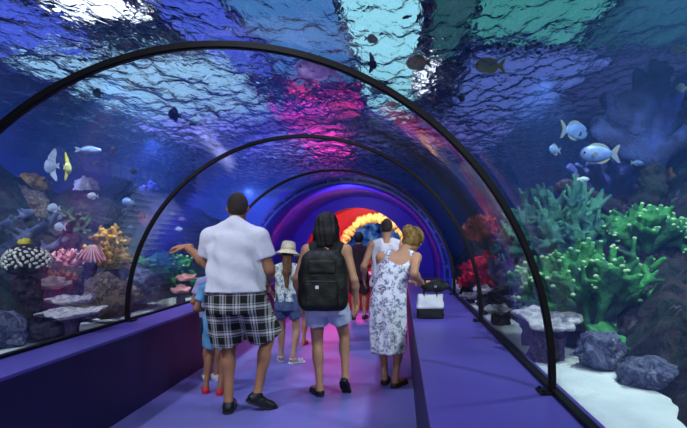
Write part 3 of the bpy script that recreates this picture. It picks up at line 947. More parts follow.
FISH = [
 (98, 93, 5.0, .10, 'round', 'dark', 200, 'small dark fish above the left end of the near rib'),
 (175, 115, 5.0, .15, 'round', 'dark', 240, 'plump dark fish silhouetted on pale ripples left of the tunnel top'),
 (113, 150, 5.5, .09, 'round', 'dark', 150, 'dark fish just left of the second rib, over the blue reef haze'),
 (133, 171, 5.5, .08, 'round', 'dark', 30, 'small dark fish touching the second rib outline, above its twin'),
 (130, 182, 5.6, .05, 'oval', 'dark', 60, 'tiny dark fish under the small dark one by the second rib'),
 (95, 163, 5.6, .06, 'oval', 'dark', 0, 'tiny dark fish over the white fish at the left reef'),
 (168, 172, 6.0, .13, 'slim', 'dark', 120, 'slender dark fish tilted nose-up left of the plain shirt man'),
 (93, 196, 5.4, .12, 'oval', 'white', 190, 'white fish over the mustard coral bush'),
 (54, 208, 5.0, .14, 'oval', 'white', 180, 'white fish over the slate blue coral logs'),
 (88, 150, 5.8, .28, 'slim', 'silver', 15, 'long pale fish beneath the water surface at left'),
 (52, 166, 5.2, .19, 'angel', 'white', 170, 'pale angelfish with tall fins, left one of two'),
 (67, 168, 5.4, .17, 'angel', 'yellow', 100, 'yellow tall-finned angelfish beside the pale angelfish'),
 (60, 227, 4.9, .17, 'jack', 'white', 160, 'white fish gliding above the striped clam'),
 (128, 202, 6.0, .17, 'oval', 'silver', 170, 'silvery fish left of the second rib above the reef haze'),
 (130, 228, 6.0, .11, 'oval', 'silver', 80, 'faint silver fish just left of the second rib foot'),
 (172, 214, 7.0, .07, 'oval', 'white', 170, 'tiny pale fish, highest of three over the green coral'),
 (182, 219, 7.0, .10, 'oval', 'pink', 190, 'pinkish small fish, middle of three over the green coral'),
 (179, 229, 7.0, .10, 'oval', 'white', 190, 'pale small fish, lowest of three over the green coral'),
 (371, 39, 4.4, .13, 'oval', 'dark', 20, 'dark oval fish on the bright cyan water overhead'),
 (419, 63, 4.6, .24, 'oval', 'orange', 175, 'largest orange and green fish overhead beside the rib'),
 (378, 90, 5.2, .17, 'oval', 'teal', 185, 'teal oval fish just under the near rib overhead'),
 (393, 104, 5.2, .16, 'slim', 'orange', 178, 'small orange fish under the teal oval fish'),
 (376, 121, 5.6, .19, 'slim', 'green', 160, 'slender green fish below the small orange fish'),
 (357, 119, 5.8, .10, 'oval', 'dark', 200, 'dark small fish left of the slender green fish'),
 (372, 64, 5.0, .12, 'angel', 'dark', 40, 'dark ragged-finned fish touching the near rib from above'),
 (428, 75, 5.0, .10, 'oval', 'dark', 100, 'small dark fish under the largest orange and green fish'),
 (430, 81, 5.6, .12, 'round', 'teal', 80, 'roundish teal fish low in the bright water overhead'),
 (461, 98, 4.6, .09, 'round', 'dark', 30, 'dark round fish close to the right shoulder of the near rib'),
 (490, 66, 4.8, .30, 'jack', 'yellow', 180, 'large grey fish with yellow fins overhead at right'),
 (407, 17, 4.0, .09, 'slim', 'dark', 150, 'tiny dark fish at the top of the bright water'),
 (600, 154, 3.6, .29, 'jack', 'silver', 178, 'big silver blue fish swimming above the green coral', ),
 (555, 150, 3.8, .14, 'oval', 'silver', 215, 'smaller silver fish left of the big silver blue fish'),
 (574, 131, 4.2, .33, 'jack', 'silver', 30, 'silver fish slanting upward above the big silver blue one'),
 (637, 163, 4.4, .15, 'slim', 'silver', 20, 'slim silver fish right of the big silver blue fish'),
 (583, 179, 4.2, .12, 'slim', 'white', 10, 'thin white fish hovering right above the teal coral'),
 (679, 50, 4.6, .16, 'oval', 'yellow', 180, 'upper yellow fish at the right picture edge by the blue coral'),
 (682, 88, 4.6, .13, 'oval', 'yellow', 190, 'lower yellow fish at the right picture edge by the blue coral'),
 (318, 70, 5.2, .46, 'jack', 'pink', 195, 'large dim pinkish fish high over the tunnel crown'),
]
for f in FISH: fish(*f)
# =================================================================== people
def skin(name, c): return mat(name, srgb(*c), srgb(*[int(v * .93) for v in c]), 6, .55, sub=.08)
SKIN_TAN, SKIN_MID, SKIN_PALE = skin('tanned skin', (176, 122, 92)), skin('warm skin', (190, 138, 108)), skin('light skin', (206, 156, 128))
HAIR_DARK = mat('dark brown hair', srgb(14, 10, 11), srgb(30, 21, 20), 30, .55, .6, 90)
HAIR_SHORT = mat('cropped dark hair', srgb(40, 32, 28), srgb(58, 46, 38), 60, .7, .6, 160)
HAIR_BROWN = mat('long brown hair', srgb(92, 62, 40), srgb(122, 84, 54), 30, .55, .6, 90)
HAIR_BLOND = mat('dark blond hair', srgb(120, 88, 44), srgb(168, 132, 70), 26, .55, .7, 80)
W_SHIRT = mat('white cotton', srgb(226, 226, 236), srgb(214, 214, 228), 5, .85, .25, 24)
TANK_WHITE = mat('white ribbed cotton', srgb(222, 220, 226), srgb(206, 204, 214), 5, .85, .25, 24)
BLACKC = mat('black cotton', srgb(22, 22, 26), srgb(34, 34, 38), 8, .85, .3, 30)
OLIVE = mat('black olive nylon', srgb(14, 15, 12), srgb(26, 28, 20), 8, .6, .4, 26)
SHORTS_PALE = mat('pale blue cotton', srgb(216, 222, 242), srgb(192, 200, 230), 5, .85, .35, 22)
DENIM = mat('blue denim', srgb(70, 86, 128), srgb(96, 112, 150), 20, .9, .3, 60)
DENIM_DK = mat('dark navy denim', srgb(40, 46, 92), srgb(54, 62, 110), 20, .9, .3, 60)
LTBLUE = mat('light blue cotton', srgb(120, 184, 226), srgb(100, 164, 212), 6, .85, .25, 24)
LAVENDER = mat('lavender cotton', srgb(176, 172, 212), srgb(150, 146, 196), 6, .85, .25, 24)
STRAW = mat('cream hat cloth', srgb(250, 242, 212), srgb(238, 224, 186), 40, .9, .4, 90)
SH_BLACK = mat('black shoe leather', srgb(20, 20, 22), srgb(30, 30, 34), 10, .4)
SH_SOLE = mat('black rubber sole', srgb(28, 28, 30), rough=.8)
SH_WHITE = mat('white shoe canvas', srgb(232, 230, 236), srgb(214, 212, 222), 12, .7)
SH_RED = mat('coral red shoe canvas', srgb(228, 62, 72), srgb(206, 44, 60), 12, .7)
SH_BROWN = mat('dark brown leather', srgb(54, 36, 30), srgb(72, 48, 38), 12, .5)
DARKTOP = mat('dark maroon cloth', srgb(52, 28, 38), srgb(36, 22, 32), 8, .85)
EYEW = mat('eye white', srgb(232, 230, 226), rough=.3)


def mat_plaid():
    m, nt, out = nodes('black and white plaid')
    b = N(nt, 'BsdfPrincipled', Roughness=.85); b.inputs['Specular IOR Level'].default_value = .2
    tc = nt.nodes.new('ShaderNodeTexCoord'); sp = nt.nodes.new('ShaderNodeSeparateXYZ'); nt.links.new(tc.outputs['Object'], sp.inputs[0])
    def stripes(sock, period, stops):
        a = N(nt, 'Math', _operation='MULTIPLY'); a.inputs[1].default_value = 1 / period; nt.links.new(sock, a.inputs[0])
        f = N(nt, 'Math', _operation='FRACT'); nt.links.new(a.outputs[0], f.inputs[0])
        return ramp(nt, f.outputs[0], [(p, (v, v, v, 1)) for p, v in stops], 'CONSTANT')
    vx = stripes(sp.outputs['X'], .105, [(0, .02), (.30, .55), (.40, .06), (.48, .8), (.62, .06), (.70, .55), (.80, .02)])
    vz = stripes(sp.outputs['Z'], .115, [(0, .02), (.40, .5), (.48, .08), (.56, .85), (.72, .08), (.80, .5), (.88, .02)])
    mx = nt.nodes.new('ShaderNodeMix'); mx.data_type = 'RGBA'; mx.blend_type = 'MIX'; mx.inputs['Factor'].default_value = .5
    nt.links.new(vx, mx.inputs['A']); nt.links.new(vz, mx.inputs['B'])
    nt.links.new(mx.outputs['Result'], b.inputs['Base Color']); nt.links.new(b.outputs[0], out.inputs['Surface']); return m


def mat_print(name, base, blot, dark, scale=13, lo=.5, hi=.56):
    m, nt, out = nodes(name)
    b = N(nt, 'BsdfPrincipled', Roughness=.85); b.inputs['Specular IOR Level'].default_value = .2
    v = coords(nt)
    n = N(nt, 'TexNoise', Scale=scale, Detail=3, Distortion=1.2); nt.links.new(v, n.inputs['Vector'])
    n2 = N(nt, 'TexNoise', Scale=scale * 2.6, Detail=2, Distortion=1); nt.links.new(v, n2.inputs['Vector'])
    c1 = ramp(nt, n.outputs['Fac'], [(lo, srgb(*base)), (hi, srgb(*blot)), (.68, srgb(*dark))])
    f = ramp(nt, n2.outputs['Fac'], [(.48, (0, 0, 0, 1)), (.6, (1, 1, 1, 1))])
    mx = nt.nodes.new('ShaderNodeMix'); mx.data_type = 'RGBA'; nt.links.new(f, mx.inputs['Factor']); nt.links.new(c1, mx.inputs['A']); mx.inputs['B'].default_value = srgb(*base)
    nt.links.new(mx.outputs['Result'], b.inputs['Base Color']); nt.links.new(b.outputs[0], out.inputs['Surface']); return m

PLAID = mat_plaid()
FLORAL = mat_print('white floral print', (228, 228, 240), (150, 148, 178), (96, 92, 124), 15, .45, .52)
GREENPRINT = mat_print('white green print', (222, 228, 224), (120, 160, 140), (80, 120, 104), 22)


def V3(*a): return Vector(a)


def ik(a, b, l1, l2, hint):
    """Middle joint between a and b for bone lengths l1, l2, bending toward hint."""
    a, b = Vector(a), Vector(b); v = b - a; d = v.length
    k = max(1.0, d / ((l1 + l2) * .995)); l1 *= k; l2 *= k
    x = (d * d + l1 * l1 - l2 * l2) / (2 * d); h = math.sqrt(max(0, l1 * l1 - x * x))
    u = v / d; n = Vector(hint) - u * u.dot(Vector(hint)); n.normalize()
    return a + u * x + n * h


def hand_into(wrist, u, nrm, thumb, size, curl, arm_r, h=.0045):
    """A hand with palm, four unequal bent fingers and a side thumb; returns verts, faces."""
    u = Vector(u).normalized(); nrm = Vector(nrm); nrm = (nrm - u * u.dot(nrm)).normalized(); w = u.cross(nrm) * thumb
    s = size; wr = Vector(wrist)
    c = wr + u * .09 * s; ext = .15 * s
    F_ = Field(c - Vector((ext,) * 3), c + Vector((ext,) * 3), h)
    F_.cone(wr - u * .03 * s, wr + u * .012 * s, arm_r, .026 * s, .01)
    rot = np.array([list(u), list(w), list(nrm)]).T
    F_.ell(wr + u * .048 * s, (.052 * s, .041 * s, .0165 * s), .012, rot)
    for i, (off, L) in enumerate(((.029, .072), (.0105, .081), (-.009, .075), (-.0275, .058))):
        p = wr + u * (.083 - .004 * abs(i - 1)) * s + w * off * s; d = (u + w * off * 1.6).normalized(); r = (.0094 - .0006 * (i == 3)) * s
        for k, f in enumerate((.45, .32, .25)):
            ang = curl * (.55, .95, .7)[k]
            ax = w; d = (Matrix.Rotation(-ang * thumb, 3, ax) @ d).normalized() if False else (d * math.cos(ang) + nrm * math.sin(ang) if k == 0 else (d * math.cos(ang) + (nrm - d * d.dot(nrm)).normalized() * math.sin(ang))).normalized()
            q = p + d * L * f * s
            F_.cone(p, q, r, r * .92, .0035); p = q; r *= .94
    p = wr + u * .02 * s + w * .03 * s; d = (u * .75 + w * .75 + nrm * .25).normalized()
    for L, r in ((.042, .0125), (.032, .0105), (.026, .009)):
        q = p + d * L * s; F_.cone(p, q, r * s, r * .88 * s, .006); p = q; d = (d + u * .28 + nrm * .12).normalized()
    return F_.nets()


def join_meshes(name, parts, m, parent):
    vs, fs, o = [], [], 0
    for v, f in parts:
        if len(v) == 0: continue
        vs.append(v); fs.append(f + o); o += len(v)
    return mesh(name, np.concatenate(vs), np.concatenate(fs), m, parent)


def relaxed(F_, it=1):
    v, f = F_.nets()
    for _ in range(it):
        acc = np.zeros_like(v); n = np.zeros(len(v))
        for a, b in ((0, 1), (1, 2), (2, 3), (3, 0)):
            np.add.at(acc, f[:, a], v[f[:, b]]); np.add.at(acc, f[:, b], v[f[:, a]]); np.add.at(n, f[:, a], 1); np.add.at(n, f[:, b], 1)
        v = v * .5 + .5 * acc / np.maximum(n, 1)[:, None]
    return v, f


class Person:
    def __init__(s, loc, H, label, cat='person', build=1.0, lean=(0, 0), hunch=0.0, head=(0, 0, 0), head_off=(0, 0, 0), feet=None, arms=None, hip_w=1.0, sh_w=1.0, drop=0.0, name='person', h=.0115, skin_m=None, curl=(.5, .5)):
        s.k = k = H / 1.75; s.h = h; s.build_w = build; s.skin_m = skin_m
        s.root = empty(name, loc, label=label, cat=cat)
        lx, ly = lean
        def sp(z):   # how far the spine has leaned at height z
            t = max(0.0, (z - .9) / .6); return lx * t ** 1.3, ly * t ** 1.3
        s.sp = sp
        def J(x, y, z):
            a, b = sp(z); return Vector((x + a, y + b, z - hunch * max(0, (z - 1.1) / .5))) * k
        s.J = J
        s.pelvis = J(0, 0, .93)
        s.neck = J(0, -.02, 1.47); s.headc = J(head_off[0], .025 + head_off[1], 1.635 + head_off[2])
        s.sh = [J(x * .185 * sh_w, -.01, 1.405 - drop) for x in (-1, 1)]
        s.hip = [J(x * .092 * hip_w, 0, .90) for x in (-1, 1)]
        # feet: (heel x, heel y, yaw deg [+ turns right], heel lift) in metres for this person
        s.feet = []; s.ank = []; s.knee = []
        for i, (x, y, yaw, lift) in enumerate(feet):
            L = .255 * k
            M = Matrix.Translation((x, y, 0)) @ Matrix.Rotation(-R_(yaw), 4, 'Z') @ Matrix.Translation((0, L * .72, 0)) @ Matrix.Rotation(-math.asin(min(.85, lift / (L * .72))), 4, 'X') @ Matrix.Translation((0, -L * .72, 0))
            s.feet.append(M); a = M @ Vector((0, .055 * k, .09 * k)); s.ank.append(a)
            s.knee.append(ik(s.hip[i], a, .425 * k, .415 * k, (math.sin(R_(yaw)) * .5, 1, 0)))
        s.elb = []; s.wri = []; s.hands = []
        for i, (w_, hint, hd, nrm, el) in enumerate(arms):
            w_ = Vector(w_); s.wri.append(w_); s.elb.append(Vector(el) if el else ik(s.sh[i], w_, .295 * k, .262 * k, hint)); s.hands.append((hd or (w_ - s.elb[-1]), nrm))
        s.Rh = Matrix.Rotation(-R_(head[0]), 3, 'Z') @ Matrix.Rotation(-R_(head[1]), 3, 'X') @ Matrix.Rotation(R_(head[2]), 3, 'Y')
        s.curl = curl
        s.body()

    def rows(s, data, off=0.0):
        """(z, rx, ry) rows along the spine -> column profile."""
        out = []
        for z, rx, ry in data:
            c = s.J(0, -.004, z); out.append((c.z, c.x, c.y, (rx * s.build_w + off) * s.k, (ry * s.build_w + off) * s.k))
        return out

    TORSO = [(.83, .150, .105), (.90, .166, .118), (.98, .160, .112), (1.08, .140, .098), (1.2, .152, .106), (1.31, .166, .110), (1.39, .160, .094), (1.435, .115, .074), (1.475, .06, .055)]

    def HP(s, x, y, z): return s.headc + s.Rh @ (Vector((x, y, z)) * s.k)

    def box(s, extra=.2):
        P = s.sh + s.hip + s.ank + s.knee + s.elb + s.wri + [s.headc, s.neck]
        lo = [min(p[i] for p in P) - extra for i in range(3)]; hi = [max(p[i] for p in P) + extra for i in range(3)]
        return lo, hi

    def body(s):
        k, b = s.k, s.build_w; lo, hi = s.box(); lo[2] = -.01
        F_ = Field(lo, hi, s.h)
        F_.column(s.rows(s.TORSO), .03)
        for i in (0, 1):
            F_.cone(s.sh[i].lerp(s.neck, .45), s.sh[i], .052 * k, .052 * k * b, .04)
            F_.cone(s.sh[i], s.elb[i], .052 * k * b, .039 * k * b, .03); F_.cone(s.elb[i], s.wri[i], .040 * k * b, .027 * k, .02)
            F_.ell(s.elb[i].lerp(s.wri[i], .25), (.043 * k * b,) * 3, .03)
            F_.cone(s.hip[i], s.knee[i], .086 * k * b, .054 * k, .03); F_.cone(s.knee[i], s.ank[i], .051 * k, .034 * k, .02)
            c = s.knee[i].lerp(s.ank[i], .3); F_.ell(c + Vector((0, -.016, 0)) * k, (.050 * k, .052 * k, .105 * k), .03)
            M = s.feet[i]
            F_.cone(s.ank[i], M @ (Vector((0, .045, .04)) * k), .034 * k, .034 * k, .02); F_.cone(M @ (Vector((0, .05, .042)) * k), M @ (Vector((0, .17, .034)) * k), .034 * k, .030 * k, .02)
            F_.cone(M @ (Vector((-.018, .18, .03)) * k), M @ (Vector((.02, .18, .03)) * k), .026 * k, .024 * k, .02)
            for t in range(5): F_.cone(M @ (Vector((-.03 + t * .015, .185, .026)) * k), M @ (Vector((-.032 + t * .016, .222 - abs(t - (1 if i else 3)) * .006, .022)) * k), .0115 * k, .0095 * k, .005)
        F_.cone(s.neck - Vector((0, 0, .03)) * k, s.HP(0, -.015, -.06), .060 * k, .054 * k, .025)
        R3 = np.array(s.Rh)
        F_.ell(s.HP(0, -.01, .02), (.076 * k, .094 * k, .100 * k), .01, R3); F_.ell(s.HP(0, .03, -.045), (.060 * k, .066 * k, .072 * k), .03, R3)
        F_.ell(s.HP(0, .062, -.088), (.028 * k, .025 * k, .022 * k), .02, R3)
        F_.cone(s.HP(0, .088, .012), s.HP(0, .112, -.022), .009 * k, .013 * k, .008); F_.ell(s.HP(0, .088, -.056), (.024 * k, .012 * k, .009 * k), .006, R3)
        for sx in (-1, 1):
            F_.ell(s.HP(sx * .078, -.008, -.008), (.012 * k, .020 * k, .032 * k), .008, R3)
            F_.ell(s.HP(sx * .03, .086, .028), (.02 * k, .009 * k, .008 * k), .01, R3)
        parts = [relaxed(F_)]
        for i in (0, 1):
            u, nrm = s.hands[i]
            parts.append(hand_into(s.wri[i], u, nrm, (1 if i == 0 else -1), k * 1.0, s.curl[i], .029 * k, max(.0045, s.h * .42)))
        o = join_meshes('body', parts, s.skin_m, s.root)
        for sx in (-1, 1):
            bm = bmesh.new(); bmesh.ops.create_uvsphere(bm, u_segments=12, v_segments=8, radius=.0125 * k)
            e = bmobj('eye', bm, EYEW, s.root, True); e.location = s.HP(sx * .03, .0835, .008)
            bm = bmesh.new(); bmesh.ops.create_uvsphere(bm, u_segments=10, v_segments=8, radius=.0065 * k)
            q = bmobj('iris', bm, M_EYE, e, True); q.location = s.Rh @ Vector((0, .0085 * k, 0))
        return o

    def cap(s, m, bump=.012, low=-.035, front=.055, name='hair'):
        """Cropped hair on the skull."""
        k = s.k; c = s.headc
        F_ = Field(c - Vector((.15,) * 3) * k, c + Vector((.15,) * 3) * k, s.h * .75)
        F_.ell(s.HP(0, -.012, .022), ((.077 + bump * .7) * k, (.095 + bump) * k, (.101 + bump) * k), 0, np.array(s.Rh))
        F_.ell(s.HP(0, -.04, -.03), (.062 * k, .062 * k, .06 * k), .02, np.array(s.Rh))
        X, Y, Z = F_.grid(); Ri = s.Rh.transposed()
        px, py, pz = X - c.x, Y - c.y, Z - c.z
        lx = Ri[0][0] * px + Ri[0][1] * py + Ri[0][2] * pz; ly = Ri[1][0] * px + Ri[1][1] * py + Ri[1][2] * pz; lz = Ri[2][0] * px + Ri[2][1] * py + Ri[2][2] * pz
        line = low * k + np.clip((ly + .03 * k) * 1.15, -.03 * k, .12 * k)      # hairline rises toward the brow
        F_.cut(np.maximum(line - lz, ly - .085 * k))
        return F_.build(name, m, s.root)

    def garment(s, name, m, build, h=None, lo=None, hi=None, relax=1):
        a, b = s.box(.26)
        F_ = Field(lo or a, hi or b, h or s.h)
        build(F_)
        return F_.build(name, m, s.root, relax)

    def tee(s, m, hem=.93, off=.022, sleeve=.62, loose=.02, fold=.008, name='shirt', straps=False):
        k = s.k
        def f(F_):
            rows = [(z, rx, ry) for z, rx, ry in s.TORSO if z > hem + .02]
            z0 = hem; r0 = np.interp(hem, [t[0] for t in s.TORSO], [t[1] for t in s.TORSO]); q0 = np.interp(hem, [t[0] for t in s.TORSO], [t[2] for t in s.TORSO])
            rows = [(z0, max(r0, .165) + loose, max(q0, .118) + loose)] + [(z, max(rx, .158 if z < 1.3 else rx) + (loose * max(0, (1.35 - z) / .4)), max(ry, .11 if z < 1.3 else ry) + loose * max(0, (1.35 - z) / .4)) for z, rx, ry in rows]
            if straps: rows = [(z, rx * (.93 if z > 1.35 else 1), ry) for z, rx, ry in rows if z < 1.44]
            F_.column(s.rows(rows, off), .02, fold=lambda a, z, r: fold * np.sin(a * 7 + z * 9) + fold * .7 * np.sin(z * 38 + a * 3))
            for i in (0, 1):
                if straps:
                    F_.cone(s.sh[i].lerp(s.neck, .62), s.sh[i].lerp(s.neck, .30), .064 * k, .060 * k, .02)
                    F_.cone(s.J((-1 if i == 0 else 1) * .10, 0, 1.30), s.sh[i].lerp(s.neck, .34), .09 * k, .05 * k, .03)
                else:
                    F_.cone(s.sh[i].lerp(s.neck, .75) - Vector((0, 0, .02)) * k, s.neck + Vector((0, .004, .004)) * k, .068 * k, .066 * k, .03)
                    F_.cone(s.sh[i].lerp(s.neck, .6), s.sh[i], .062 * k, (.060 * s.build_w + .008) * k, .04)
                    F_.cone(s.sh[i], s.sh[i].lerp(s.elb[i], sleeve), (.062 * s.build_w + .008) * k, (.066 * s.build_w + .012) * k, .02, flat=True)
        return s.garment(name, m, f)

    def shorts(s, m, hem=.52, top=1.05, r=.115, off=.016, name='shorts', fold=.005):
        """hem: how far down the thigh (0 hip .. 1 knee)."""
        k = s.k
        def f(F_):
            rows = [(.79, .164, .124), (.86, .17, .128), (.92, .17, .126), (top, .160, .114)]
            F_.column(s.rows(rows, off), .03)
            for i in (0, 1):
                d = (s.knee[i] - s.hip[i])
                F_.cone(s.hip[i], s.hip[i] + d * hem, (r * .96) * k * s.build_w, r * k * s.build_w, .02, flat=True)
            X, Y, Z = F_.grid(); F_.V = F_.V + (fold * np.sin(X * 55 + Z * 14) * np.cos(Z * 24)).astype(np.float32)
        return s.garment(name, m, f)

    def shoe(s, i, kind, m, sole=None):
        k = s.k; M = s.feet[i]; sg = -1 if i == 0 else 1
        F_ = Field((-.07 * k, -.04 * k, -.02), (.07 * k, .30 * k, .16 * k), .0065 if s.h < .013 else .008)
        lowz = .0
        F_.cone((0, .035 * k, .035 * k), (0, .10 * k, .035 * k), .040 * k, .042 * k, .01); F_.cone((0, .10 * k, .034 * k), (sg * .006 * k, .20 * k, .03 * k), .043 * k, .042 * k, .02)
        F_.ell((sg * .006 * k, .215 * k, .024 * k), (.042 * k, .05 * k, .03 * k), .01)
        if kind == 'sneaker': F_.cone((0, .045 * k, .05 * k), (0, .06 * k, .085 * k), .041 * k, .040 * k, .02)
        X, Y, Z = F_.grid()
        if kind == 'sneaker':
            F_.cut(np.maximum(.012 * k - Z, Z - .105 * k)); o = F_.build('shoe', m, s.root)
        elif kind == 'flat':
            F_.cut(np.maximum(.008 * k - Z, Z - (.052 * k))); o = F_.build('shoe', m, s.root)
        else:
            # straps of a sandal: bands cut from the foot's outline
            B = np.minimum(np.abs(Y - .15 * k) - .018 * k, np.abs(Y - .195 * k) - .014 * k)
            if kind == 'sandal': B = np.minimum(B, np.maximum(np.abs(Z - .075 * k + .1 * (Y - .03 * k)) - .010 * k, Y - .1 * k)); F_.cone((0, .045 * k, .05 * k), (0, .055 * k, .09 * k), .040 * k, .038 * k, .02)
            F_.cut(np.maximum(B, .012 * k - Z)); o = F_.build('strap', m, s.root)
        o.matrix_local = M
        G = Field((-.07 * k, -.04 * k, -.03), (.07 * k, .30 * k, .05), .006 if s.h < .013 else .008)
        G.cone((0, .033 * k, .0), (0, .10 * k, .0), .043 * k, .042 * k, .01); G.cone((0, .10 * k, 0), (sg * .006 * k, .215 * k, 0), .042 * k, .047 * k, .02); X, Y, Z = G.grid(); G.cut(np.maximum(.001 - Z, Z - .019 * k))
        q = G.build('sole', sole or SH_SOLE, s.root, 0); q.matrix_local = M


def arm(w, hint, hd=None, nrm=(0, 0, 1), elbow=None): return (w, hint, hd, nrm, elbow)

# ---- man in a white T-shirt and plaid shorts
P = Person((-1.325, 4.03, 0), 1.81, 'man in plain white T-shirt and black-and-white plaid shorts stretching one arm toward the glass', build=1.12, sh_w=1.02, drop=.03,
           lean=(-.012, .03), head=(-14, 16, 0), head_off=(0, .035, -.03), hunch=.0, hip_w=1.12,
           feet=[(-.062, -.02, -8, 0), (.055, .03, 62, .085)],
           arms=[arm((-.505, .26, 1.34), None, (-1, .1, .02), (.2, .3, -1), (-.262, .10, 1.205)), arm((.205, .27, 1.06), None, None, (-1, 0, 0), (.262, .03, 1.165))], curl=(.55, .6), skin_m=SKIN_TAN)
P.tee(W_SHIRT, hem=.955, off=.018, sleeve=.66, loose=.03)
P.shorts(PLAID, hem=.86, top=1.056, r=.122)
P.cap(HAIR_SHORT, .006, low=-.05)
for i in (0, 1): P.shoe(i, 'sneaker', SH_BLACK)

# ---- woman with the backpack
P = WB = Person((-.655, 4.46, 0), 1.63, 'dark-haired woman in black top and pale blue shorts wearing a backpack', build=1.02, lean=(.0, .02), head=(6, 6, 0), hip_w=1.05,
           feet=[(-.045, .0, -28, 0), (.135, -.05, 8, .13)],
           arms=[arm((-.25, .08, .86), (-.3, -1, 0), None, (1, 0, 0)), arm((.265, .06, .83), (.3, -1, 0), None, (-1, 0, 0))], skin_m=SKIN_MID)
P.tee(BLACKC, hem=.93, off=.010, loose=.012, straps=True, name='tank_top')
P.shorts(SHORTS_PALE, hem=.50, top=1.04, r=.112)
def bob(F_):
    k = P.k; R3 = np.array(P.Rh)
    F_.ell(P.HP(0, -.02, .026), (.112 * k, .118 * k, .118 * k), .01, R3); F_.ell(P.HP(0, -.055, -.06), (.125 * k, .075 * k, .115 * k), .03, R3)
    for sx in (-1, 1): F_.cone(P.HP(sx * .085, -.02, -.02), P.HP(sx * .105, -.03, -.16), .040 * k, .03 * k, .02)
    F_.cone(P.HP(-.03, -.07, -.08), P.HP(-.03, -.075, -.18), .07 * k, .05 * k, .03); F_.cone(P.HP(.04, -.07, -.08), P.HP(.045, -.075, -.17), .07 * k, .05 * k, .03)
    X, Y, Z = F_.grid(); F_.V = F_.V + (.004 * np.sin(X * 150 + Z * 20)).astype(np.float32)
    c = P.HP(0, .05, -.04); F_.cut(-(np.sqrt(((X - c.x) / .062) ** 2 + ((Y - c.y - .05) / .085) ** 2 + ((Z - c.z) / .09) ** 2) - 1) * .06)
P.garment('hair', HAIR_DARK, bob, h=.009)
for i in (0, 1): P.shoe(i, 'flat', SH_BLACK)


def backpack(root_loc, k=1.0):
    r = empty('backpack', root_loc, label="black olive backpack on the dark-haired woman's back", cat='backpack')
    def rb(name, c, s_, rad, m, parent=r, fold=.004):
        lo = Vector(c) - Vector(s_) - Vector((.05,) * 3); hi = Vector(c) + Vector(s_) + Vector((.05,) * 3)
        F_ = Field(lo, hi, .0095); X, Y, Z = F_.grid()
        X = X / (1 - .24 * np.clip((Z - 1.12) / .25, 0, 1) ** 1.5)
        q = [np.abs(X - c[0]) - s_[0] + rad, np.abs(Y - c[1]) - s_[1] + rad, np.abs(Z - c[2]) - s_[2] + rad]
        d = np.sqrt(np.maximum(q[0], 0) ** 2 + np.maximum(q[1], 0) ** 2 + np.maximum(q[2], 0) ** 2) + np.minimum(np.maximum(np.maximum(q[0], q[1]), q[2]), 0) - rad
        F_.V = (d + fold * np.sin(X * 40 + 1) * np.sin(Z * 34)).astype(np.float32); return F_.build(name, m, parent)
    rb('main_compartment', (0, -.235, 1.105), (.215, .09, .262), .09, OLIVE)
    rb('front_pocket', (0, -.325, 1.0), (.14, .035, .115), .03, OLIVE)
    rb('top_pocket', (0, -.318, 1.225), (.125, .022, .06), .02, OLIVE)
    for sx in (-1, 1):
        bm = bmesh.new()
        pts = [(sx * .105, -.17, 1.30), (sx * .112, -.10, 1.375), (sx * .118, -.01, 1.40), (sx * .12, .07, 1.35), (sx * .125, .115, 1.24), (sx * .14, .09, 1.10), (sx * .165, -.03, .98), (sx * .165, -.16, .93)]
        tube(bm, pts, .017, 8); bmobj('strap', bm, BLACKC, r, True)
    bm = bmesh.new(); tube(bm, [(-.03, -.2, 1.34), (-.02, -.215, 1.375), (.02, -.215, 1.375), (.03, -.2, 1.34)], .008, 8); bmobj('grab_handle', bm, BLACKC, r, True)
    o = box('tag', (-.045, -.366, 1.045), (-.018, -.358, 1.072), SH_WHITE, r); o['label'] = 'small white tag'
    for z in (.905, 1.105):
        pass
    bm = bmesh.new(); tube(bm, [(-.13, -.352, 1.095), (0, -.362, 1.10), (.13, -.352, 1.095)], .005, 6); bmobj('zip', bm, M_BLACK, r, True)
    return r
backpack((-.655, 4.50, -.05))

# ---- girl in a sun hat
P = Person((-1.285, 5.70, 0), 1.33, 'girl in cream sun hat, white patterned top and denim shorts, long brown hair', build=.92, head=(-24, 6, 0), hip_w=.95, h=.0115,
           feet=[(-.07, .02, -20, 0), (.03, -.05, 60, 0)],
           arms=[arm((-.20, .12, .78), (-.3, -1, 0), None, (1, 0, 0)), arm((.16, .12, .86), (.35, -1, 0), (-.3, .6, .3), (-1, 0, 0))], skin_m=SKIN_PALE)
P.tee(GREENPRINT, hem=.92, off=.010, loose=.02, straps=True, name='top')
P.shorts(DENIM, hem=.56, top=1.05, r=.112)
def long_hair(F_):
    k = P.k; R3 = np.array(P.Rh)
    F_.ell(P.HP(0, -.016, .02), (.088 * k, .104 * k, .108 * k), .01, R3)
    F_.cone(P.HP(-.02, -.06, -.06), P.HP(-.045, -.115, -.28), .075 * k, .06 * k, .03); F_.cone(P.HP(-.045, -.115, -.28), P.HP(-.05, -.135, -.50), .055 * k, .02 * k, .03)
    X, Y, Z = F_.grid(); F_.V = F_.V + (.005 * np.sin(X * 170 + Z * 12)).astype(np.float32)
    c = P.HP(0, .05, -.04); F_.cut(-(np.sqrt(((X - c.x) / .055) ** 2 + ((Y - c.y - .05) / .075) ** 2 + ((Z - c.z) / .08) ** 2) - 1) * .05)
P.garment('hair', HAIR_BROWN, long_hair, h=.009)
bm = bmesh.new(); k = P.k; n = 32
prof = [(.0, .205), (.065, .203), (.092, .19), (.104, .15), (.110, .09), (.116, .062), (.145, .036), (.192, .008), (.195, .002), (.145, .026), (.112, .052), (.104, .08), (.098, .14), (.086, .178), (.0, .19)]
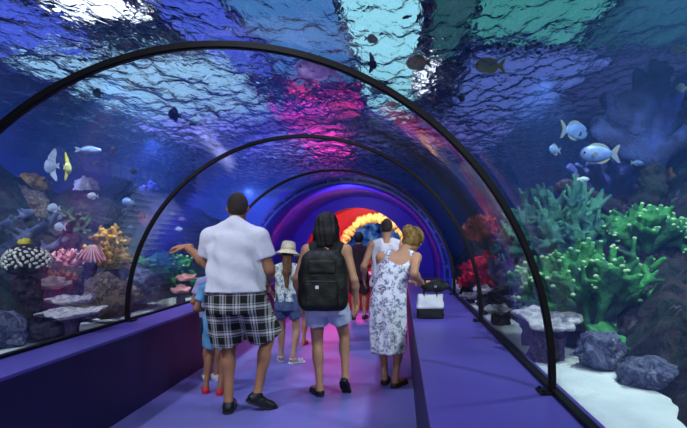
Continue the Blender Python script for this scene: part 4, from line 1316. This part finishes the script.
rings = [[bm.verts.new((r * k * math.cos(2 * PI * i / n), r * k * 1.1 * math.sin(2 * PI * i / n), z * k)) for i in range(n)] for r, z in prof[1:-1]]
t0 = bm.verts.new((0, 0, prof[0][1] * k)); t1 = bm.verts.new((0, 0, prof[-1][1] * k))
for i in range(n):
    bm.faces.new((t0, rings[0][i], rings[0][(i + 1) % n])); bm.faces.new((t1, rings[-1][(i + 1) % n], rings[-1][i]))
    for a, b in zip(rings, rings[1:]): bm.faces.new((a[i], b[i], b[(i + 1) % n], a[(i + 1) % n]))
hat = bmobj('hat', bm, STRAW, P.root, True); hat.location = P.HP(0, -.005, -.012); hat.rotation_euler = (R_(-8), R_(4), 0)
bm = bmesh.new(); rr = [[bm.verts.new((r * k * math.cos(2 * PI * i / n), r * k * 1.1 * math.sin(2 * PI * i / n), z * k)) for i in range(n)] for r, z in ((.1145, .070), (.1115, .102), (.106, .102), (.106, .070))]
for i in range(n):
    for a in range(4): bm.faces.new((rr[a][i], rr[(a + 1) % 4][i], rr[(a + 1) % 4][(i + 1) % n], rr[a][(i + 1) % n]))
bmobj('hat_band', bm, mat('hat ribbon', srgb(226, 206, 150), rough=.8), hat, True)
for i in (0, 1): P.shoe(i, 'sandal', SH_WHITE, SH_WHITE)

# ---- woman in the flower dress, leaning over her bag on the ledge
P = Person((-.115, 4.78, 0), 1.60, 'woman in sleeveless white floral dress leaning over a bag on the right ledge', build=1.04, lean=(.14, .08), hunch=.10, head=(48, 34, 0), head_off=(.09, .05, 0), hip_w=1.0,
           feet=[(-.04, .03, 6, 0), (.045, -.07, 32, 0)],
           arms=[arm((.17, .22, .98), (-.4, .2, -1), (.9, .3, 0), (0, 0, -1)), arm((.325, .02, .985), (-.1, -.9, -.6), (.8, .2, .1), (-.2, .4, -1))], skin_m=SKIN_MID, curl=(.7, .6))
def dress(F_):
    rows = [(.36, .165, .150), (.55, .172, .150), (.75, .180, .146), (.92, .176, .134), (1.06, .160, .118), (1.2, .162, .114), (1.31, .166, .112), (1.37, .150, .092)]
    F_.column(P.rows(rows, .014), .02, fold=lambda a, z, r: (.011 * np.sin(a * 6 + 1.2) + .006 * np.sin(a * 11 + z * 5)) * np.clip((1.05 - z) / .5, .15, 1))
    for i in (0, 1):
        F_.cone(P.sh[i].lerp(P.neck, .58), P.sh[i].lerp(P.neck, .36), .062 * P.k, .058 * P.k, .02)
        F_.cone(P.J((-1 if i == 0 else 1) * .10, 0, 1.28), P.sh[i].lerp(P.neck, .38), .09 * P.k, .05 * P.k, .03)
    X, Y, Z = F_.grid(); c = P.J(0, -.16, 1.46); F_.cut(.115 * P.k - np.sqrt((X - c.x) ** 2 + ((Y - c.y) * .6) ** 2 + (Z - c.z) ** 2))
P.garment('dress', FLORAL, dress)
def updo(F_):
    k = P.k; R3 = np.array(P.Rh)
    F_.ell(P.HP(0, -.02, .03), (.106 * k, .122 * k, .118 * k), .01, R3); F_.ell(P.HP(.0, -.12, .045), (.075 * k, .065 * k, .068 * k), .02, R3); F_.ell(P.HP(0, -.05, -.045), (.08 * k, .06 * k, .07 * k), .03, R3)
    X, Y, Z = F_.grid(); F_.V = F_.V + (.006 * np.sin(X * 110 + Z * 60) * np.sin(Y * 90)).astype(np.float32)
    c = P.HP(0, .05, -.045); q = P.Rh @ Vector((0, .05, 0)); F_.cut(-(np.sqrt(((X - c.x - q.x) ** 2 + (Y - c.y - q.y) ** 2 + (Z - c.z - q.z) ** 2)) - .086))
P.garment('hair', HAIR_BLOND, updo, h=.009)
for i in (0, 1): P.shoe(i, 'flat', SH_BROWN)

# ---- man in a white tank top farther ahead
P = Person((-.165, 6.25, 0), 1.66, 'man with shaved head in white sleeveless top, walking ahead of the flower-dress woman', build=1.04, head=(8, 8, 0), sh_w=1.05,
           feet=[(-.09, .0, -8, 0), (.09, .05, 8, 0)],
           arms=[arm((-.285, .10, .90), (-.3, -1, 0), None, (1, 0, 0)), arm((.25, .12, .88), (.3, -1, 0), None, (-1, 0, 0))], skin_m=SKIN_MID, h=.014)
P.tee(TANK_WHITE, hem=.86, off=.020, loose=.02, straps=True, name='tank_top')
P.shorts(DENIM_DK, hem=.8, top=1.04, r=.115)
P.cap(HAIR_SHORT, .003, low=-.03)
for i in (0, 1): P.shoe(i, 'sneaker', SH_BLACK)

# ---- two small children between the plaid-shorts man and the left ledge
P = Person((-1.85, 4.98, 0), 1.22, 'child in lavender shirt, navy shorts and white sneakers beside the left ledge', build=.92, head=(-40, 10, 0), feet=[(-.07, -.02, -30, 0), (.04, -.02, -40, 0)],
           arms=[arm((-.17, .14, .74), (-.25, -1, 0), None, (1, 0, 0)), arm((.19, .14, .74), (.25, -1, 0), None, (-1, 0, 0))], skin_m=SKIN_TAN, h=.012)
P.tee(LAVENDER, hem=.9, off=.014, loose=.025); P.shorts(DENIM_DK, hem=.66, top=1.05, r=.118); P.cap(HAIR_DARK, .014, low=-.06)
for i in (0, 1): P.shoe(i, 'sneaker', SH_WHITE, SH_WHITE)
P = Person((-1.66, 4.58, 0), 1.20, 'child in light blue clothes and coral red shoes half hidden behind the plaid-shorts man', build=.9, head=(-30, 8, 0), feet=[(-.10, -.04, -25, 0), (.035, -.10, -4, 0)],
           arms=[arm((-.165, .14, .74), (-.25, -1, 0), None, (1, 0, 0)), arm((.17, .14, .74), (.25, -1, 0), None, (-1, 0, 0))], skin_m=SKIN_TAN, h=.012)
P.tee(LTBLUE, hem=.88, off=.014, loose=.03); P.shorts(LTBLUE, hem=.72, top=1.05, r=.122); P.cap(HAIR_DARK, .014, low=-.06)
for i in (0, 1): P.shoe(i, 'sneaker', SH_RED, SH_RED)
# ---- child ahead of the girl, figure by the red counter
P = Person((-1.335, 6.62, 0), 1.22, 'child in red flip-flops walking ahead of the girl in the sun hat', build=.92, feet=[(-.08, .06, -5, 0), (.05, .0, 5, 0)],
           arms=[arm((-.17, .1, .66), (-.25, -1, 0), None, (1, 0, 0)), arm((.17, .1, .66), (.25, -1, 0), None, (-1, 0, 0))], skin_m=SKIN_TAN, h=.014)
P.tee(W_SHIRT, hem=.9, off=.014); P.shorts(DENIM, hem=.6, top=1.05); P.cap(HAIR_DARK, .014, low=-.06)
for i in (0, 1): P.shoe(i, 'flipflop', SH_RED, SH_RED)
P = Person((-.72, 8.75, 0), 1.52, 'figure in dark maroon clothes standing before the glowing blue exit arch', build=.95, head=(10, 10, 0), feet=[(-.09, 0, -5, 0), (.08, .05, 10, 0)],
           arms=[arm((-.2, .2, .95), (-.25, -1, 0), None, (1, 0, 0)), arm((.2, .2, .95), (.25, -1, 0), None, (-1, 0, 0))], skin_m=SKIN_TAN, h=.016)
P.tee(DARKTOP, hem=.9); P.shorts(DARKTOP, hem=.9, top=1.05); P.cap(HAIR_DARK, .018, low=-.06)
for i in (0, 1): P.shoe(i, 'sneaker', SH_BLACK)


# =================================================================== bags on the ledge, exit fittings
def tote(loc):
    r = empty('tote_bag', loc, label='white tote bag with black base standing on the right ledge', cat='bag')
    def sec(name, z0, z1, w0, w1, d0, d1, m):
        bm = bmesh.new(); n = 28; rows = []
        for j in range(7):
            t = j / 6; w = w0 + (w1 - w0) * t; d = d0 + (d1 - d0) * t; z = z0 + (z1 - z0) * t
            rows.append([bm.verts.new((w * math.copysign(abs(math.cos(a)) ** .45, math.cos(a)) + .004 * math.sin(5 * a + 9 * t), d * math.copysign(abs(math.sin(a)) ** .45, math.sin(a)) + .004 * math.sin(3 * a + 7 * t), z)) for a in np.linspace(0, 2 * PI, n, endpoint=False)])
        for a, b in zip(rows, rows[1:]):
            for i in range(n): bm.faces.new((a[i], a[(i + 1) % n], b[(i + 1) % n], b[i]))
        bm.faces.new(rows[0][::-1]); bm.faces.new(rows[-1]); return bmobj(name, bm, m, r, True)
    o = sec('base', 0, .095, .128, .130, .085, .086, BLACKC); o['label'] = 'black base'
    sec('body', .095, .225, .131, .118, .086, .055, SH_WHITE)
    for y in (-.05, .05):
        bm = bmesh.new(); tube(bm, [(-.06, y, .20), (-.062, y, .25), (-.03, y * 1.3, .275), (.03, y * 1.3, .275), (.062, y, .25), (.06, y, .20)], .007, 8); bmobj('handle', bm, BLACKC, r, True)
    return r
tote((.29, 4.80, LEDGE))
r = empty('handbag', (.335, 4.80, .94), label='black handbag held open over the white tote bag', cat='bag')
F_ = Field((-.17, -.12, -.07), (.17, .12, .12), .0085)
F_.ell((0, 0, .01), (.135, .075, .05), .01); F_.ell((.03, 0, .035), (.09, .06, .04), .02)
X, Y, Z = F_.grid(); F_.V = F_.V + (.006 * np.sin(X * 50 + Y * 40) * np.sin(Z * 60)).astype(np.float32)
F_.build('pouch', BLACKC, r)
bm = bmesh.new(); tube(bm, [(-.09, -.02, .04), (-.1, -.05, .08), (-.03, -.075, .095), (.05, -.07, .085), (.1, -.02, .05)], .008, 8); bmobj('strap', bm, BLACKC, r, True)
o = box('clasp', (-.01, -.082, .01), (.012, -.07, .03), mat('steel clasp', srgb(190, 190, 196), rough=.3, metal=1), r)

# red counter with a white top near the exit
r = empty('counter', (-1.05, 10.2, 0), label='red counter with a white top near the tunnel exit', cat='counter')
box('front', (-.62, -.2, 0), (.62, .2, .70), M_RED, r, .01)
box('white_top', (-.66, -.24, .70), (.66, .24, .74), mat('white counter top', srgb(236, 226, 214), rough=.4), r, .008)

# rock arch around the glowing blue aquarium in the passage
M_YROCK = mat('yellow lit stone', srgb(236, 204, 120), srgb(178, 138, 70), 7, .9, .9, 26)
r = empty('rock_arch', (-.60, 12.2, 0), label='arch of yellow lit stones around the blue aquarium past the exit', cat='rock arch')
rng = random.Random(9)
for i in range(25):
    a = PI * (i / 24) * 1.24 - PI * .12; rad = .80
    c = Vector((rad * math.cos(a), rng.uniform(-.03, .03), 1.10 + rad * math.sin(a)))
    o = lump('stone', (rng.uniform(.10, .14), .14, rng.uniform(.10, .14)), 200 + i, M_YROCK, r, sub=3, amp=.3, flat=False); o.location = c - Vector((0, 0, .1))
r = empty('display_aquarium', (-.60, 12.6, 0), label='glowing blue aquarium window framed by the yellow stones', cat='aquarium')
box('cabinet', (-.84, -.02, 0), (.84, .3, 1.0), M_RED, r)
bm = bmesh.new(); n = 40; pts = [(.76 * math.cos(a), 1.10 + .76 * math.sin(a)) for a in np.linspace(-.12, PI + .12, n)]
for y in (.25, .3): pass
A = [bm.verts.new((x, .0, z)) for x, z in pts]; B = [bm.verts.new((x, .28, z)) for x, z in pts]
bm.faces.new(A[::-1]); bm.faces.new(B)
for i in range(n): bm.faces.new((A[i], A[(i + 1) % n], B[(i + 1) % n], B[i]))
def mat_lit():
    m, nt, out = nodes('backlit blue water'); v = coords(nt)
    nn = N(nt, 'TexNoise', Scale=4, Detail=4); nt.links.new(v, nn.inputs['Vector'])
    e = N(nt, 'Emission', Strength=.5); nt.links.new(ramp(nt, nn.outputs['Fac'], [(.36, srgb(14, 26, 60)), (.5, srgb(50, 100, 190)), (.66, srgb(150, 190, 240))]), e.inputs['Color'])
    nt.links.new(e.outputs[0], out.inputs['Surface']); return m
bmobj('lit_tank', bm, mat_lit(), r)

EXPOSURE = 0.0
_B, _C, _W, _T, _V, _S = (.10, .16, 1), (.38, .70, 1), (.85, .90, 1), (.12, .62, .55), (.26, .26, 1), (.05, .17, .40)
PANELS = [  # added emitters, laid out to colour the rippled surface seen from below
 (-7.3, -4.7, 5.2, 8.0, 4.2, _B, .9, 'wide blue added glow panel over the left reef'),
 (-4.4, -3.3, 5.5, 6.7, 4.2, _W, 3.2, 'square white added glow panel above the left tank'),
 (-3.1, -2.2, 5.2, 9.0, 4.2, _B, .8, 'narrow blue added glow panel left of the tunnel'),
 (-6.6, -3.0, 8.3, 13, 4.2, _C, 1.15, 'pale blue added glow panel farther along the left tank'),
 (-7.3, -3.3, 13.4, 19.5, 4.2, _V, 2.0, 'violet blue added glow panel at the far left'),
 (-2.1, -.78, 5.2, 9.5, 4.2, _S, 1.4, 'dim steel blue added glow panel over the tunnel crown'),
 (-.72, .28, 5.2, 12.5, 4.2, (.33, .78, .9), 1.3, 'long cyan added glow panel above the tunnel'),
 (.3, .62, 8.6, 10.2, 4.2, _W, 2.2, 'small white added glow panel beside the cyan one'),
 (.42, .95, 5.2, 8.2, 4.2, (.1, .42, .38), .25, 'dim green added glow panel beside the cyan one'),
 (1.0, 2.6, 5.2, 7.4, 4.2, _T, .55, 'teal added glow panel over the right reef'),
 (1.2, 3.4, 8.0, 13, 4.2, (.2, .3, 1), .55, 'violet added glow panel over the right reef'),
 (2.7, 5.4, 5.2, 7.6, 4.2, _T, .12, 'dim teal added glow panel at the right tank wall'),
 (3.5, 5.4, 8.0, 13, 4.2, _V, .14, 'dim violet added glow panel at the right tank wall'),
 (-1.6, 3.2, 13.4, 19.5, 4.2, _V, .6, 'violet blue added glow panel at the far end'),
 (-3.2, -1.7, 12.2, 19.5, 4.2, (1, .06, .55), 3.0, 'long magenta added glow panel beyond the blue tunnel end'),
 (-2.2, -1.75, 9.7, 10.3, 4.2, (1, .05, .15), 1.5, 'small red added glow panel over the tunnel'),
 (-1.55, -.95, 11, 12.5, 4.2, (1, .05, .3), 1.5, 'small magenta added glow panel over the tunnel'),
]
AREAS = [
 ('added arch light', (-.7, 11.15, 2.0), (-.62, 12.2, 1.6), .8, .2, (1, .93, .74), 34),  # added to brighten the stone arch, no fitting modelled
 ('added people fill', (-1.0, -2.5, 2.0), (-1.0, 4, .9), 2.2, .8, (.86, .9, 1), 48),  # unseen fill added behind the camera for the people's backs
]
SPOTS = [  # reef and tunnel lights are added just under the water surface
 ('added reef light', (-3.1, 5.9, 3.2), (-3.3, 7.1, 1.0), 90, (.8, 1, .75), 240),
 ('added tank end light', (-5.0, 16.5, 3.0), (-5.8, 20, 2.3), 130, (.75, .6, 1), 1500),  # added for a lilac glow on the far tank wall
 ('added back wall light', (-6.0, 6.5, 3.0), (-7.5, 9.0, 2.3), 120, (.35, .3, 1), 500),  # added for a bright violet band behind the left reef
 ('added magenta wall spot', (-1.85, 11.2, 1.3), (-1.85, 13, 1.2), 95, (1, .06, .3), 50, .08),  # added so that the vault mirrors magenta
 ('added red wall spot', (-.9, 11.2, 1.3), (-2.3, 11.5, 1.7), 110, (1, .05, .08), 36, .08),  # added to redden the passage wall for reflections
 ('added reef light', (1.5, 1.0, 3.2), (1.5, 2.6, .6), 110, (.8, .95, 1), 230),
 ('added reef light', (1.7, 3.0, 3.2), (1.7, 4.2, .6), 110, (.8, 1, .85), 210),
 ('added reef light', (1.6, 5.5, 3.2), (1.4, 6.3, .6), 110, (.9, .9, 1), 190),
 ('added reef light', (3.6, 4.0, 3.2), (3.0, 5.0, 1), 110, (.3, .4, 1), 60),
 ('added reef light', (-3.0, 2.6, 3.2), (-3.2, 4.0, .6), 110, (.9, .95, 1), 200),
 ('added reef light', (-3.2, 5.5, 3.2), (-3.2, 6.8, .6), 110, (.85, .95, 1), 200),
 ('added reef light', (-5.5, 4, 3.2), (-5.5, 6, .6), 120, (.6, .7, 1), 330),
 ('added reef light', (-4.5, 9, 3.2), (-4.5, 12, .6), 130, (.4, .35, 1), 420),
 ('added tunnel light', (-.9, 1.8, 3.25), (-.9, 3.6, 0), 110, (.8, .85, 1), 110, .15),  # added overhead light for walkway and people
 ('added tunnel light', (-.9, 4.2, 3.25), (-.9, 6.4, 0), 110, (.7, .7, 1), 110, .15),
 ('red exit spot', (-1.0, 10.6, 2.0), (-1.0, 9.0, 0), 74, (1, .03, .26), 450, .25),
 ('end wall spot', (-.9, 8.4, 2.2), (-.9, 10.8, 1.6), 140, (.4, .35, 1), 55, .1),
]
POINTS = [
]
# =================================================================== lamps, camera
def aim(o, target):
    o.rotation_euler = (Vector(target) - Vector(o.location)).to_track_quat('-Z', 'Y').to_euler()

def area(name, loc, target, sx, sy, col, w, spread=180):
    l = bpy.data.lights.new(name, 'AREA'); l.shape = 'RECTANGLE'; l.size = sx; l.size_y = sy
    l.color = col; l.energy = w; l.spread = R_(spread)
    o = bpy.data.objects.new(name, l); o.location = loc; link(o); aim(o, target); return o

def spot(name, loc, target, ang, col, w, r=.05, blend=.6):
    l = bpy.data.lights.new(name, 'SPOT'); l.spot_size = R_(ang); l.spot_blend = blend
    l.color = col; l.energy = w; l.shadow_soft_size = r
    o = bpy.data.objects.new(name, l); o.location = loc; link(o); aim(o, target); return o

def point(name, loc, col, w, r=.1):
    l = bpy.data.lights.new(name, 'POINT'); l.color = col; l.energy = w; l.shadow_soft_size = r
    o = bpy.data.objects.new(name, l); o.location = loc; link(o); return o

BL, CY, WH, TE, VI = (.18, .25, 1), (.45, .85, 1), (.85, .93, 1), (.2, .9, .75), (.4, .3, 1)
# glowing panels added over the water to tint its ripples
def panel(x0, x1, y0, y1, z, col, s, label):
    r = empty('added_glow_panel', ((x0 + x1) / 2, (y0 + y1) / 2, z), label=label, cat='lamp', group='added glow panels over the water')
    w, l = (x1 - x0) / 2, (y1 - y0) / 2
    bm = bmesh.new(); bm_box(bm, (-w, -l, 0), (w, l, .06)); bmobj('panel_back', bm, M_BLACK, r)
    bm = bmesh.new(); bm_box(bm, (-w + .03, -l + .03, -.02), (w - .03, l - .03, 0)); bmobj('glow_face', bm, emis('panel glow', (*col, 1), s), r)

for a in PANELS: panel(*a)
for a in AREAS: area(*a)
for a in SPOTS: spot(*a)
for a in POINTS: point(*a)

w = bpy.data.worlds.new('World'); scene.world = w; w.use_nodes = True
bg = w.node_tree.nodes['Background']; bg.inputs[0].default_value = (.05, .07, .2, 1); bg.inputs[1].default_value = .15

cam = bpy.data.cameras.new('camera'); co = bpy.data.objects.new('camera', cam); link(co)
co.location = (0, 0, CAM_Z); co.rotation_euler = (PI / 2, 0, 0)
cam.sensor_width = 36; cam.lens = 36 * F / 687
cam.shift_x = -(VPX - 343.5) / 687; cam.shift_y = (VPY - 214) / 687
cam.clip_start = .05; cam.clip_end = 100
scene.camera = co
scene.view_settings.view_transform = 'Standard'; scene.view_settings.look = 'None'
scene.view_settings.gamma = 1; scene.view_settings.use_curve_mapping = False
scene.view_settings.exposure = EXPOSURE
c = scene.cycles
c.use_denoising = True
c.max_bounces = 10; c.diffuse_bounces = 3; c.glossy_bounces = 4; c.transmission_bounces = 6; c.transparent_max_bounces = 24; c.volume_bounces = 1
c.sample_clamp_indirect = 6
c.caustics_reflective = False; c.caustics_refractive = False
